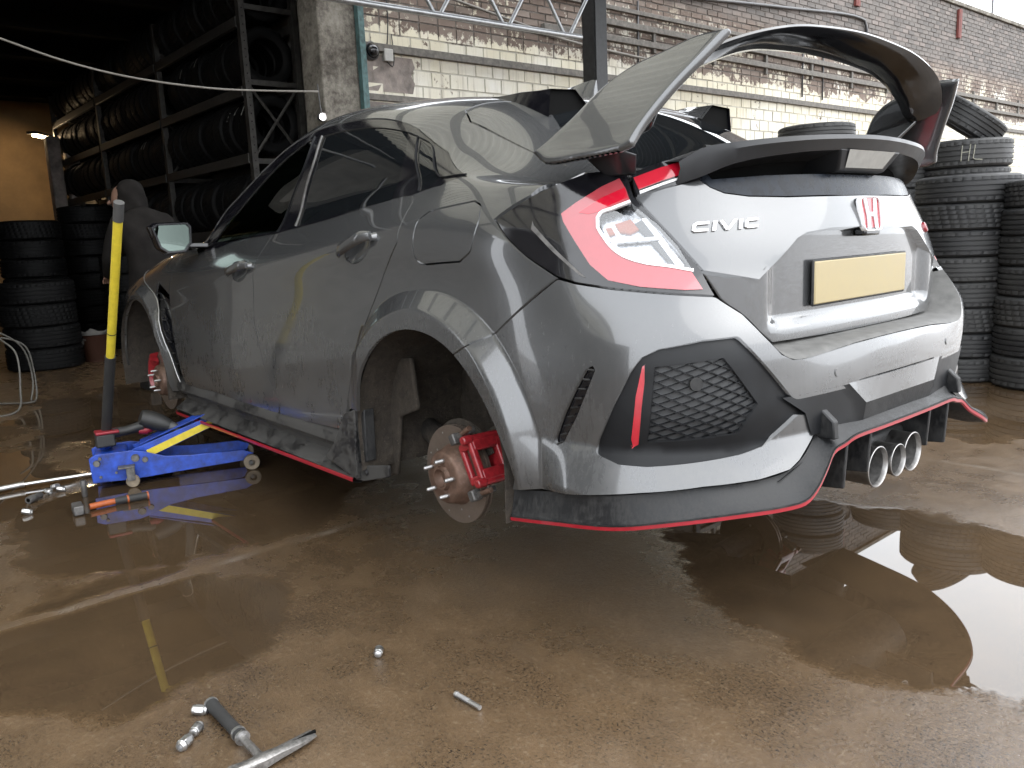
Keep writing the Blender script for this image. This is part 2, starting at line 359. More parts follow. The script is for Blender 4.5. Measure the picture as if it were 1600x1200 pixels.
# --- upper sections k1..k7 as functions of x ---
_K={ # x: k1,k2,k3,k4,k5,k6,k7 (y,z)
3.5:[(.50,.70),(.46,.715),(.42,.725),(.36,.735),(.27,.745),(.14,.752),(0,.755)],
3.2:[(.70,.80),(.66,.825),(.61,.84),(.54,.855),(.40,.87),(.2,.88),(0,.885)],
2.7:[(.79,.885),(.75,.91),(.70,.925),(.60,.94),(.42,.955),(.2,.965),(0,.97)],
2.3:[(.805,.93),(.775,.952),(.74,.965),(.62,.98),(.42,1.0),(.2,1.01),(0,1.015)],
2.0:[(.803,.95),(.79,.972),(.77,.99),(.68,1.02),(.45,1.06),(.22,1.08),(0,1.085)],
1.828:[(.803,.962),(.778,1.03),(.75,1.098),(.68,1.128),(.45,1.165),(.22,1.183),(0,1.19)],
1.615:[(.803,.983),(.764,1.09),(.72,1.20),(.655,1.234),(.45,1.272),(.22,1.29),(0,1.297)],
1.326:[(.802,1.008),(.752,1.16),(.69,1.311),(.625,1.352),(.44,1.388),(.22,1.404),(0,1.41)],
1.063:[(.801,1.02),(.742,1.20),(.67,1.377),(.60,1.437),(.43,1.460),(.22,1.472),(0,1.476)],
.775:[(.80,1.042),(.737,1.215),(.66,1.389),(.587,1.446),(.42,1.467),(.22,1.478),(0,1.482)],
.5:[(.80,1.068),(.738,1.215),(.66,1.365),(.58,1.424),(.42,1.446),(.22,1.457),(0,1.461)],
.343:[(.80,1.082),(.742,1.205),(.668,1.330),(.575,1.404),(.42,1.432),(.22,1.445),(0,1.45)],
.2:[(.80,1.094),(.747,1.185),(.675,1.280),(.575,1.373),(.41,1.416),(.21,1.432),(0,1.437)],
.073:[(.806,1.092),(.755,1.165),(.68,1.243),(.575,1.340),(.40,1.400),(.2,1.422),(0,1.428)],
-.03:[(.818,1.083),(.764,1.145),(.69,1.206),(.58,1.290),(.40,1.362),(.2,1.388),(0,1.395)],
-.211:[(.828,1.064),(.777,1.11),(.71,1.147),(.61,1.202),(.42,1.268),(.21,1.298),(0,1.307)],
-.34:[(.818,1.058),(.772,1.09),(.71,1.112),(.62,1.146),(.43,1.20),(.21,1.232),(0,1.242)],
-.47:[(.787,1.055),(.745,1.075),(.69,1.090),(.61,1.110),(.43,1.148),(.21,1.172),(0,1.18)],
-.6:[(.695,1.055),(.67,1.067),(.635,1.076),(.57,1.088),(.42,1.108),(.21,1.125),(0,1.13)],
-.72:[(.57,1.055),(.55,1.062),(.52,1.068),(.47,1.074),(.36,1.083),(.18,1.09),(0,1.093)]}
_kx=sorted(_K);_kf=[[pch(_kx,[_K[x][k][c] for x in _kx]) for c in (0,1)] for k in range(7)]
AX=np.array([3.5,3.38,3.25,3.1,2.95,2.8,2.65,2.5,2.35,2.2,2.06,1.93,1.8,1.67,1.54,1.41,1.28,1.15,1.02,.89,.76,.64,.52,.4,.29,.19,.09,0,-.09,-.18,-.27,-.36,-.45,-.54,-.63,-.72])
AS=np.array([0,.095,.19,.285,.38,.475,.57,.665,.76,.90,1.04,1.14,1.31,1.52,1.73,1.94,2.15])
_net=[]
for x in AX:
    k=[(float(f[0](x)),float(f[1](x))) for f in _kf];col=[]
    for i in range(8):
        z=.2+(k[0][1]-.2)*i/8;col.append((x,ysurf(x,z),z))
    # row7 eased toward k1 slope
    col+=[(x,y,z) for y,z in k]
    col+=[(x,-k[5][0],k[5][1]),(x,-k[4][0],k[4][1])]
    _net.append(col)
_net=np.array(_net)                       # x, s, 3
for _ in range(2):
    _t=_net.copy();_k=np.where(AX<1.25)[0][0];_t[_k:-1,9:,1:]=.25*_net[_k-1:-2,9:,1:]+.5*_net[_k:-1,9:,1:]+.25*_net[_k+1:,9:,1:];_net=_t
_o=np.argsort(AX);AXs=AX[_o];_net=_net[_o]
def _sys(t):
    n=len(t);h=np.diff(t);A=np.zeros((n,n));Bm=np.zeros((n,n));A[0,0]=A[-1,-1]=1
    for i in range(1,n-1):
        A[i,i-1]=h[i-1];A[i,i]=2*(h[i-1]+h[i]);A[i,i+1]=h[i]
        Bm[i,i+1]+=6/h[i];Bm[i,i]-=6/h[i]+6/h[i-1];Bm[i,i-1]+=6/h[i-1]
    return np.linalg.solve(A,Bm)
def _basis(t,q,MI):
    n=len(t);h=np.diff(t);i=np.clip(np.searchsorted(t,q)-1,0,n-2)
    a=(t[i+1]-q)/h[i];b=1-a;W=np.zeros((len(q),n));k=np.arange(len(q))
    W[k,i]+=a;W[k,i+1]+=b
    W+=((a**3-a)*h[i]**2/6)[:,None]*MI[i]+((b**3-b)*h[i]**2/6)[:,None]*MI[i+1]
    return W
_Mx=_sys(AXs);_Ms=_sys(AS)
def SA(uv):
    """body side + roof: uv=(x,s) -> xyz"""
    uv=np.atleast_2d(np.asarray(uv,float))
    Wx=_basis(AXs,uv[:,0],_Mx);Ws=_basis(AS,uv[:,1],_Ms)
    P=np.einsum('ni,nj,ijc->nc',Wx,Ws,_net)
    P[:,1]+=flare(P[:,0],P[:,2])
    return P
def ST(uv):
    """lower tailgate with the number plate recess: uv=(y,z) -> xyz"""
    uv=np.atleast_2d(np.asarray(uv,float));y=uv[:,0];z=uv[:,1]
    x=-.893+.06*y**2+.45*y**4+.032*sst(.47,.40,np.abs(y))*sst(.685,.73,z)
    return np.stack([x,y,z],1)
def SAs(uv):
    """body surface continued over the centre line (s>1.73 is the right half)"""
    uv=np.atleast_2d(np.asarray(uv,float)).copy();m=uv[:,1]>1.73;uv[m,1]=3.46-uv[m,1]
    P=SA(uv);P[m,1]*=-1;return P

# ---------------- panels cut out of the body surfaces ----------------
def inside(P,poly):
    P=np.asarray(P);x,y=P[:,0],P[:,1];r=np.zeros(len(P),bool);n=len(poly)
    for i in range(n):
        x0,y0=poly[i];x1,y1=poly[(i+1)%n]
        if y0==y1: continue
        c=((y0>y)!=(y1>y))&(x<(x1-x0)*(y-y0)/(y1-y0)+x0);r^=c
    return r
def dens(poly,res):
    out=[];n=len(poly)
    for i in range(n):
        a=np.array(poly[i]);b=np.array(poly[(i+1)%n]);k=max(1,int(math.ceil(np.linalg.norm(b-a)/res)))
        out+=[a+(b-a)*j/k for j in range(k)]
    return np.array(out)
def rounded(poly,r,n=4):
    """round the corners of a 2d polygon"""
    out=[];m=len(poly)
    for i in range(m):
        p=np.array(poly[i],float);a=np.array(poly[i-1],float)-p;b=np.array(poly[(i+1)%m],float)-p
        la,lb=np.linalg.norm(a),np.linalg.norm(b)
        ang=math.acos(np.clip(a@b/(la*lb+1e-12),-1,1))
        if ang>rad(150): out.append(p);continue
        k=min(r,la*.45,lb*.45);q0=p+a/la*k;q1=p+b/lb*k
        for j in range(n+1):
            t=j/n;out.append((1-t)**2*q0+2*t*(1-t)*p+t*t*q1)
    return [tuple(q) for q in out]
def shrink(P,g):
    n=len(P);A=.5*sum(P[i][0]*P[(i+1)%n][1]-P[(i+1)%n][0]*P[i][1] for i in range(n));s=1 if A>0 else -1
    T=np.roll(P,-1,0)-P;T/=np.linalg.norm(T,axis=1)[:,None]+1e-12;Nn=np.stack([-T[:,1],T[:,0]],1)*s
    Q=(Nn+np.roll(Nn,1,0));Q/=np.maximum(np.linalg.norm(Q,axis=1),.6)[:,None];return P+Q*g
def normals_of(S,uv,sc):
    e=np.array([.002/sc[0],.002/sc[1]]);a=S(uv+[e[0],0])-S(uv-[e[0],0]);b=S(uv+[0,e[1]])-S(uv-[0,e[1]])
    n=np.cross(a,b);n/=np.linalg.norm(n,axis=1)[:,None]+1e-12;return n
def cut(S,poly,sc=(1,1),holes=(),res=.02,off=0,gap=.0026,lip=.012,rnd=0,disp=None,feat=()):
    """triangulate a polygon given in surface parameters -> V,F,N"""
    sc=np.array(sc,float);pl=np.array(poly,float)*sc
    if rnd: pl=np.array(rounded(pl,rnd))
    loops=[shrink(dens(pl,res),gap)]
    for h in holes:
        hp=np.array(h,float)*sc
        if rnd: hp=np.array(rounded(hp,rnd))
        loops.append(shrink(dens(hp,res),-gap))
    V=[];E=[]
    for L in loops:
        k=len(V);V+=[tuple(p) for p in L];E+=[(k+i,k+(i+1)%len(L)) for i in range(len(L))]
    nb=len(V);o=loops[0];lo,hi=o.min(0),o.max(0);g=[]
    ys=np.arange(lo[1]+res*.4,hi[1],res*.87)
    for j,yy in enumerate(ys):
        xs=np.arange(lo[0]+(res*.5 if j%2 else 0),hi[0],res);g.append(np.stack([xs,np.full(len(xs),yy)],1))
    g=np.concatenate(g) if g else np.zeros((0,2))
    if len(g):
        m=inside(g,o)
        for L in loops[1:]: m&=~inside(g,L)
        g=g[m];B=np.concatenate(loops)
        if len(g):
            dm=np.full(len(g),9.)
            for i in range(0,len(B),400): dm=np.minimum(dm,np.sqrt(((g[:,None]-B[None,i:i+400])**2).sum(2)).min(1))
            g=g[dm>res*.55]
        if len(feat) and len(g):
            B=np.concatenate([np.array(f,float)*sc for f in feat]);dm=np.full(len(g),9.)
            for i in range(0,len(B),400): dm=np.minimum(dm,np.sqrt(((g[:,None]-B[None,i:i+400])**2).sum(2)).min(1))
            g=g[dm>res*.6]
        V+=[tuple(p) for p in g]
    for ft in feat:
        q=np.array(ft,float)*sc;m=inside(q,o)
        for L in loops[1:]: m&=~inside(q,L)
        k=len(V);ids=[]
        for i in range(len(q)):
            if m[i]: ids.append(len(V));V.append(tuple(q[i]))
            else: ids.append(None)
        E+=[(a,b) for a,b in zip(ids,ids[1:]) if a is not None and b is not None]
    v2,e2,f2,_,_,_=delaunay_2d_cdt([Vector(p) for p in V],E,[],0,1e-7)
    P2=np.array([tuple(p) for p in v2]);F=np.array([tuple(f) for f in f2 if len(f)==3]);C=P2[F].mean(1);m=inside(C,loops[0])
    for L in loops[1:]: m&=~inside(C,L)
    F=F[m];uv=P2/sc;P=S(uv);N=normals_of(S,uv,sc);cen=np.stack([np.clip(P[:,0],-.2,3),np.zeros(len(P)),np.minimum(P[:,2],1.0)*.6+.2],1)
    sg=1 if ((P-cen)*N).sum(1).mean()>0 else -1;N=N*sg;P=P+N*off
    if disp is not None: P=P+N*disp(uv,P)[:,None]
    a=np.cross(P[F[:,1]]-P[F[:,0]],P[F[:,2]]-P[F[:,0]]);fl=(a*N[F[:,0]]).sum(1)<0;F[fl]=F[fl][:,::-1]
    F=[tuple(int(i) for i in f) for f in F]
    if lip:
        cnt={}
        for f in F:
            for i in range(3):
                cnt[(f[i],f[(i+1)%3])]=1
        be=[e for e in cnt if (e[1],e[0]) not in cnt];mp={};PV=list(P);NV=list(N)
        for e in be:
            for i in e:
                if i not in mp: mp[i]=len(PV);PV.append(P[i]-N[i]*lip);NV.append(N[i])
        F+=[(e[1],e[0],mp[e[0]],mp[e[1]]) for e in be];P=np.array(PV);N=np.array(NV)
    return P,F,N
SCB=(.0165,1.)
def panel(name,S,poly,mt,parent,mirror=False,both=True,**kw):
    P,F,N=cut(S,poly,sc=SCB if S is SB else (1,1),**kw)
    o=mesh(name,P,F,mt,parent,normals=N)
    if not mirror: return o
    K=np.array([1,-1,1]);o2=mesh(name,P*K,[f[::-1] for f in F],mt,parent,normals=N*K)
    return o,o2
def rot0(poly):
    # start and end on the centre line
    n=len(poly)
    for i in range(n):
        if abs(poly[i][0])<.004 and abs(poly[(i+1)%n][0])<.004: return poly[i+1:]+poly[:i+1]
    return poly
def symB(poly):
    """left-half polygon (phi>=0) closed with its mirror image"""
    h=rot0(poly);r=[(-p,z) for p,z in h[::-1] if abs(p)>.05];return h+r
def sz(x,z):
    lo,hi=0.,.9
    for _ in range(40):
        m=(lo+hi)/2
        if SA([(x,m)])[0][2]<z: lo=m
        else: hi=m
    return m

def szv(P):
    P=np.array(P,float);lo=np.zeros(len(P));hi=np.full(len(P),.9)
    for _ in range(30):
        m=(lo+hi)/2;b=SA(np.stack([P[:,0],m],1))[:,2]<P[:,1];lo=np.where(b,m,lo);hi=np.where(b,hi,m)
    return [(float(x),float(q)) for x,q in zip(P[:,0],m)]
def phv(P):
    P=np.array(P,float);lo=np.full(len(P),20.);hi=np.full(len(P),112.)
    for _ in range(32):
        m=(lo+hi)/2;b=SB(np.stack([m,P[:,1]],1))[:,0]<P[:,0];lo=np.where(b,m,lo);hi=np.where(b,hi,m)
    return [(float(q),float(z)) for q,z in zip(m,P[:,1])]
def phix(x,z):
    lo,hi=20.,112.
    for _ in range(40):
        m=(lo+hi)/2
        if SB([(m,z)])[0][0]<x: lo=m
        else: hi=m
    return m
def arcs(cx,r,a0,a1,n=80): return [(cx+r*math.cos(rad(a0+(a1-a0)*i/n)),.33+r*math.sin(rad(a0+(a1-a0)*i/n))) for i in range(n+1)]
# ================= SETTING =================
def ground_mat():
    t=NT('wet_concrete'); v=t.pos(); s=t.sep(v)
    big=t.noise(1.1,5,.6,v); mid=t.noise(6,6,.65,v); fine=t.noise(90,4,.7,v); spk=t.noise(420,2,.6,v)
    # standing water: irregular pools, elsewhere a damp film
    pools=None; wob=t.mth('MULTIPLY',t.mth('SUBTRACT',t.noise(2.3,5,.6,v),.5),1.1)
    for cx,cy,ax,ay,r in ((-.98,-.12,.86,.60,-.3),(.40,1.68,.46,.42,0),(1.45,1.15,.70,.75,.2),(2.6,2.2,1.0,.8,0),(3.6,.4,1.3,1.0,0),(-.4,-2.6,.5,.7,.3),(1.6,-.6,.6,.5,0)):
        q=t.mapv(v,(1,1,1),(-cx,-cy,0)); p=t.mapv(q,(1/ax,1/ay,0),(0,0,0),(0,0,r)); d=t.n('VectorMath',{0:p},operation='LENGTH').outputs['Value']
        m=t.mr(t.mth('ADD',d,wob),1.06,.92); pools=m if pools is None else t.mth('MAXIMUM',pools,m)
    # pools drain off the ridge of the slab joint
    jx=t.mth('ABSOLUTE',t.mth('SUBTRACT',t.mth('ADD',s[0],t.mth('MULTIPLY',t.noise(3,4,.6,v),.12)),.75)); joint=t.mr(jx,.03,.004)
    jy=t.mth('ABSOLUTE',t.mth('SUBTRACT',t.mth('ADD',s[1],t.mth('MULTIPLY',t.noise(3,4,.6,v),.12)),-1.35)); joint2=t.mr(jy,.025,.004)
    jj=t.mth('MAXIMUM',joint,joint2)
    pools=t.mth('MULTIPLY',pools,t.mth('SUBTRACT',1.0,t.mr(jx,.06,.02)))
    damp=t.ramp(t.mth('ADD',t.mth('MULTIPLY',big,.6),t.mth('MULTIPLY',mid,.4)),(.36,0),(.62,1))
    c=t.mix(damp,(.098,.061,.031),(.052,.0325,.0175)); c=t.mix(t.mr(fine,.45,.75,0,.45),c,(.135,.094,.053)); c=t.mix(t.mr(spk,.60,.70,0,.85),c,(.012,.009,.007)); c=t.mix(t.mth('MULTIPLY',t.mr(t.noise(125,3,.6,t.mapv(v,(1,1.4,1),(5,2,0))),.555,.62),t.mr(mid,.38,.58,.15,.95)),c,(.012,.0085,.006)); c=t.mix(t.mth('MULTIPLY',t.mr(t.noise(75,3,.6,t.mapv(v,(1,1,1),(1,7,0))),.58,.64),t.mth('MULTIPLY',t.mr(mid,.62,.42,.1,.6),t.mth('SUBTRACT',1.0,pools))),c,(.135,.100,.062)); c=t.mix(t.mr(t.noise(230,2,.5,v),.70,.76,0,.7),c,(.20,.165,.125))
    c=t.mix(t.mth('MULTIPLY',jj,t.mr(mid,.40,.62,.0,.6)),c,(.17,.14,.11)); c=t.mix(t.mth('MULTIPLY',pools,.5),c,(.030,.021,.0135))
    dry=t.ramp(t.noise(.8,5,.62,t.mapv(v,(1,1.6,1),(3,1,0))),(.50,0),(.66,1)); c=t.mix(t.mth('MULTIPLY',dry,.22),c,(.13,.10,.072))
    film=t.mr(t.mth('ADD',t.mth('MULTIPLY',damp,.7),t.mth('MULTIPLY',fine,.3)),.2,.9,.40,.15)
    film=t.mth('ADD',film,t.mth('MULTIPLY',dry,.15)); rough=t.n('Mix',data_type='FLOAT'); t.put(rough.inputs[0],pools); t.put(rough.inputs[2],film); t.put(rough.inputs[3],.012)
    h=t.mth('ADD',t.mth('MULTIPLY',fine,.6),t.mth('MULTIPLY',spk,.4)); h=t.mth('ADD',h,t.mth('MULTIPLY',mid,2.0)); inv=t.mth('SUBTRACT',1.0,pools)
    b=t.n('Bump',{'Height':t.mth('MULTIPLY',h,inv),'Strength':t.mth('MULTIPLY',inv,.45),'Distance':.006})
    t.set(col=c,rough=rough.outputs[0],nrm=b.outputs[0],spec=.65); M['wet_concrete']=t.m
ground_mat()
g=G();g.add([(-60,-60,0),(60,-60,0),(60,60,0),(-60,60,0)],[(0,1,2,3)]);tag(g.build('ground','wet_concrete'),kind='structure')
# --- masonry materials ---
def brick_mat():
    t=NT('wall_brick'); v=t.pos(); s=t.sep(v); y,z=s[1],s[2]
    isl=t.n('NewGeometry').outputs['Random Per Island']; ob=t.n('ObjectInfo').outputs['Random']; rnd=t.mth('FRACT',t.mth('ADD',isl,ob))
    n1=t.noise(1.6,5,.65,v); n2=t.noise(14,5,.7,v); n3=t.noise(60,4,.7,v)
    bare=t.ramp(t.mth('ADD',t.mth('MULTIPLY',rnd,.6),t.mth('MULTIPLY',n2,.4)),(.15,(.105,.075,.058)),(.5,(.150,.112,.090)),(.8,(.19,.155,.13)))
    sooty=t.ramp(t.mth('ADD',t.mth('MULTIPLY',rnd,.7),t.mth('MULTIPLY',n2,.3)),(.2,(.095,.086,.080)),(.6,(.130,.116,.106)),(.9,(.165,.138,.125)))
    edge=t.mth('ADD',z,t.mth('MULTIPLY',t.mth('SUBTRACT',t.noise(5,5,.7,v),.5),.28)); up=t.mr(edge,3.80,4.0); c=t.mix(up,bare,sooty)
    # paint: cream-white below about 3 m with a ragged top edge, flaking patches above
    pe=t.mth('ADD',z,t.mth('MULTIPLY',t.mth('SUBTRACT',t.noise(3.2,6,.7,v),.5),.55)); low=t.mr(pe,3.06,3.04); fl=t.mth('ADD',t.mth('MULTIPLY',n1,.55),t.mth('MULTIPLY',n2,.45)); flake=t.mth('MULTIPLY',t.mr(fl,.525,.555),t.mr(z,3.9,3.6)); bald=t.mr(fl,.41,.38)
    paint=t.mth('MAXIMUM',t.mth('MULTIPLY',low,t.mth('SUBTRACT',1.0,bald)),t.mth('MULTIPLY',flake,.85))
    cream=t.mix(t.mr(t.noise(.9,4,.6,v),.42,.62),(.58,.54,.42),(.64,.625,.57)); cream=t.mix(t.mr(y,-2.9,-3.3,0,1),cream,t.mix(t.mr(rnd,.3,.7),(.62,.57,.40),(.64,.61,.52))) if False else cream
    streak=t.noise(9,5,.7,t.mapv(v,(1,2.2,.12))); cream=t.mix(t.mth('MULTIPLY',t.mr(streak,.52,.70),.55),cream,(.24,.20,.16)); cream=t.mix(t.mr(n3,.62,.75,0,.35),cream,(.20,.16,.12))
    t.set(col=t.mix(paint,c,cream),rough=.8,nrm=t.bump(t.mth('ADD',n2,t.mth('MULTIPLY',paint,.4)),.5,.006)); M['wall_brick']=t.m
    t=NT('mortar'); v=t.pos(); z=t.sep(v)[2]; n=t.noise(20,5,.7,v); c=t.ramp(n,(.3,(.08,.07,.062)),(.7,(.17,.15,.135))); pe=t.mr(t.mth('ADD',z,t.mth('MULTIPLY',t.noise(3.2,6,.7,v),.5)),3.30,3.25); c=t.mix(t.mth('MULTIPLY',pe,.92),c,(.46,.44,.38)); t.set(col=c,rough=.95,nrm=t.bump(n,.6,.01)); M['mortar']=t.m
    t=NT('old_plaster'); v=t.pos(); a=t.noise(3.5,6,.7,v); b=t.noise(22,5,.7,v); k=t.mth('ADD',t.mth('MULTIPLY',a,.65),t.mth('MULTIPLY',b,.35)); t.set(col=t.ramp(k,(.34,(.030,.025,.020)),(.44,(.085,.075,.062)),(.54,(.18,.165,.14)),(.66,(.26,.245,.21))),rough=.9,nrm=t.bump(k,.8,.02)); M['old_plaster']=t.m
brick_mat()
mat('pink_plaster',(.36,.31,.28),.9,nz=.45,nscale=7,bump=.01,bscale=30)
mat('grey_wood',(.20,.185,.165),.8,nz=.4,nscale=18,bump=.004)
mat('galv',(.42,.43,.44),.38,.9,nz=.2,nscale=30)
mat('dark_steel',(.035,.036,.038),.5,.4,nz=.4,nscale=20)
mat('teal_paint',(.085,.17,.17),.6,nz=.5,nscale=25)
mat('gloom_wall',(.010,.0095,.0085),.9,spec=.1,nz=.5,nscale=4)  # interior gloom put into the colour of walls and ceiling
mat('ochre_wall',(.46,.31,.16),.85,nz=.25,nscale=2)
mat('whitewash',(.34,.325,.30),.9,nz=.25,nscale=6,bump=.006,bscale=18)
mat('rack_steel',(.055,.052,.048),.6,.5,nz=.5,nscale=18)
mat('red_iron',(.20,.045,.035),.7,nz=.4,nscale=25)
mat('white_plastic',(.55,.54,.51),.5)
mat('camera_grey',(.10,.10,.105),.35)
mat('cable_grey',(.30,.28,.25),.6)
mat('black_cable',(.03,.03,.03),.6)
# --- yard wall ---
XW=5.0
wall=empty('brick_wall',(XW,-12,0)); tag(wall,'tall old brick wall with flaking cream paint low down and sooty brick above','wall')
def wchild(o): o.parent=wall; o.matrix_parent_inverse=Matrix.Translation((-XW,12,0)); return o
g=G();g.box((XW+.206,-15.0,2.51),(.40,26.1,5.02));wchild(g.build('wall_core','mortar'))
g=G();g.box((XW+.20,-15.0,5.06),(.50,26.1,.075));wchild(g.build('coping','old_plaster',bev=.01))
bm_cache={}
def brick_mesh(w,h,k):
    key=(round(w,3),round(h,3),k)
    if key not in bm_cache:
        r=random.Random(k);V=[];q=.004
        for sx in(0,1):
            for sy,sz_ in((-1,-1),(1,-1),(1,1),(-1,1)):
                V.append((sx*.05-(.0 if sx else r.uniform(0,.006)),sy*(w/2-(q if not sx else 0))+r.uniform(-.002,.002),sz_*(h/2-(q if not sx else 0))+r.uniform(-.002,.002)))
        F=[(3,2,1,0),(0,1,5,4),(1,2,6,5),(2,3,7,6),(3,0,4,7)]
        bm_cache[key]=(V,F)
    return bm_cache[key]
def brick_rows():
    z=0.0
    while z<5.0:
        big=z<3.02;h=.150 if big else .075;w=.2275
        if z+h>5.03: break
        row=int(round(z*1000));off=(w/2 if (row//(150 if big else 75))%2 else 0);y=-1.98-w/2+off
        while y>-27.5:
            ww=w-.010
            if y+w/2>-1.955: ww=(-1.955-(y-w/2))-.010;yc=(y-w/2+.005)+ww/2
            else: yc=y
            if ww>.03: yield yc,z+h/2,ww,h-.010
            y-=w
        z+=h
rows=[b for b in brick_rows()]
vis=[b for b in rows if b[1]>2.15 and b[0]>-5.6];vis.sort(key=lambda b:-(b[2]*b[3])/((XW+1.98)**2+(b[0]-2.24)**2+(b[1]-1)**2));near=set(id(b) for b in vis[:290]);sh={}
g=G()
for b in rows:
    k=random.randrange(5);V,F=brick_mesh(b[2],b[3],k);dx=random.uniform(-.004,.004)
    if id(b) in near:
        key=(round(b[2],3),round(b[3],3),k)
        if key not in sh:
            me=bpy.data.meshes.new('brick');me.from_pydata(V,[],F);me.materials.append(M['wall_brick']);sh[key]=me
        o=bpy.data.objects.new('brick',sh[key]);COL.objects.link(o);o.location=(XW+dx-XW,b[0]+12,b[1]);o.parent=wall
    elif b[1]>.9 or b[0]<-5: g.add([(XW+dx+x,b[0]+y,b[1]+z) for x,y,z in V],F)
bw=wchild(g.build('brickwork','wall_brick'));bw['kind']='stuff'
# plastered bay by the door jamb, rails, brackets, straps, conduit
g=G();V=[];n=14
ys=np.linspace(-1.96,-2.56,n);zs=np.linspace(2.46,2.80,10)
for lo,hi,nm in ((2.47,2.80,'pink_plaster'),(1.2,2.37,'pink_plaster')):
    g=G();out=[(-1.965,lo),(-2.54,lo),(-2.57,lo+.1),(-2.53,(lo+hi)/2),(-2.58,hi-.08),(-2.55,hi),(-1.965,hi)]
    g.prism([(XW-.007,y,z) for y,z in out],(.012,0,0));wchild(g.build('plaster_patch',nm))
for z,h,y0,y1,pr in ((2.86,.075,-1.97,-26,.05),(2.41,.06,-1.97,-3.4,.035),(3.49,.07,-5.2,-13.6,.06),(3.31,.07,-4.3,-13.6,.06),(3.42,.07,-14.2,-22,.06),(3.20,.06,-14.2,-22,.06),(3.66,.05,-4.0,-9.0,.04)):
    g=G();g.box((XW-pr/2,(y0+y1)/2,z),(pr,abs(y1-y0),h));wchild(g.build('wall_rail','grey_wood',bev=.006))
for y in np.arange(-6.2,-22,-1.25):
    g=G();g.box((XW-.02,y,3.36+random.uniform(-.02,.02)),(.045,.05,.30));wchild(g.build('rail_bracket','grey_wood',bev=.004))
for y,z,h in ((-15.32,4.70,.52),(-11.3,4.62,.30)):
    g=G();g.box((XW-.03,y,z),(.05,.14,h));g.box((XW-.05,y,z),(.02,.05,h*1.02));wchild(g.build('iron_strap','red_iron',bev=.006))
g=G();g.tube(spl([(XW-.03,-5.5,3.86),(XW-.03,-9.1,4.16),(XW-.03,-11.4,4.31),(XW-.03,-11.62,4.26),(XW-.03,-11.66,4.0)],40),.022,8);wchild(g.build('conduit','camera_grey',smooth=True))
for y in (-5.9,-9.7,-10.3):
    g=G();g.tube([(XW-.02,y,2.95),(XW-.02,y-.01,3.8)],.012,6);wchild(g.build('pipe_drop','camera_grey',smooth=True))
g=G();g.tube(spl([(XW-.05,-3.0,3.42),(XW-.06,-4.0,3.28),(XW-.06,-4.6,3.20),(XW-.05,-6.4,3.12)],30),.014,6);wchild(g.build('sagging_cable','cable_grey',smooth=True))
# dome camera, junction box, cable
p=[(4.98, -2.0786, 2.821)][0];cm=empty('security_camera',(4.99,p[1],p[2]));tag(cm,'small dark dome security camera on the plaster below the wall rail','camera')
g=G();g.lathe([(0,0),(0,.080),(-.03,.085),(-.05,.07)],'x',28);g.build('camera_base','camera_grey',cm,smooth=40)
g=G();g.lathe([(-.04,.068),(-.07,.060),(-.095,.040),(-.108,.015),(-.11,0)],'x',28);g.build('camera_dome','gloss_black',cm,smooth=True)
p=[(4.98, -2.2597, 2.7994)][0];jb=empty('junction_box',(4.99,p[1],p[2]));tag(jb,'small square white junction box beside the dome camera','junction box')
g=G();g.box((-.02,0,0),(.05,.10,.115));g.build('box_lid','white_plastic',jb,bev=.008,seg=3)
g=G();g.tube(spl([(-.01,.0,.05),(-.012,-.03,.3),(-.01,-.02,.8)],14),.006,6);g.tube(spl([(-.02,.02,-.05),(-.03,-.04,-.10),(-.02,-.07,-.02),(-.015,-.06,.2)],16),.005,6);g.build('box_cable','black_cable',jb,smooth=True)
# --- workshop building ---
ws=empty('workshop',(5,2,0)); tag(ws,'dark open workshop with a plastered door pier and an interior coloured black for gloom','building')
def wsc(o): o.parent=ws;o.matrix_parent_inverse=Matrix.Translation((-5,-2,0));return o
g=G();g.box((5.19,-1.755,2.5),(.38,.385,5.0));wsc(g.build('door_pier','old_plaster',bev=.015))
g=G();g.box((10.7,-2.05,2.0),(10.6,.18,4.0));wsc(g.build('side_wall','whitewash'))
# coursed blocks on the lit end of the side wall
for r_ in range(11):
    for q in range(4):
        g=G();g.box((5.62+q*.45+(.22 if r_%2 else 0),-1.953,1.35+r_*.225),(.438,.02,.213));wsc(g.build('block','whitewash',bev=.004))
g=G();g.box((5.2,2.8,4.45),(.36,8.7,1.3));wsc(g.build('lintel','gloom_wall'))
g=G();g.box((10.7,2.5,3.95),(10.6,9.2,.12));wsc(g.build('ceiling','gloom_wall'))
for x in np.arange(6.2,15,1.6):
    g=G();g.box((x,2.5,3.80),(.14,9.1,.20));wsc(g.build('ceiling_beam','gloom_wall',bev=.01))
g=G();g.box((10.7,7.1,2.0),(10.6,.2,4.0));wsc(g.build('far_side_wall','gloom_wall'))
g=G();g.box((15.9,2.5,2.0),(.2,9.2,4.0));wsc(g.build('back_wall','ochre_wall'))
for y in (-1.15,-1.42):
    g=G();g.box((13.6,y,1.5),(.24,.20,3.0));wsc(g.build('inner_pillar','pink_plaster',bev=.03,seg=3))
g=G();g.box((4.965,-1.972,2.1),(.07,.062,4.2));tag(g.build('door_post','teal_paint',bev=.004),'narrow teal painted steel post at the corner of the door pier','post')
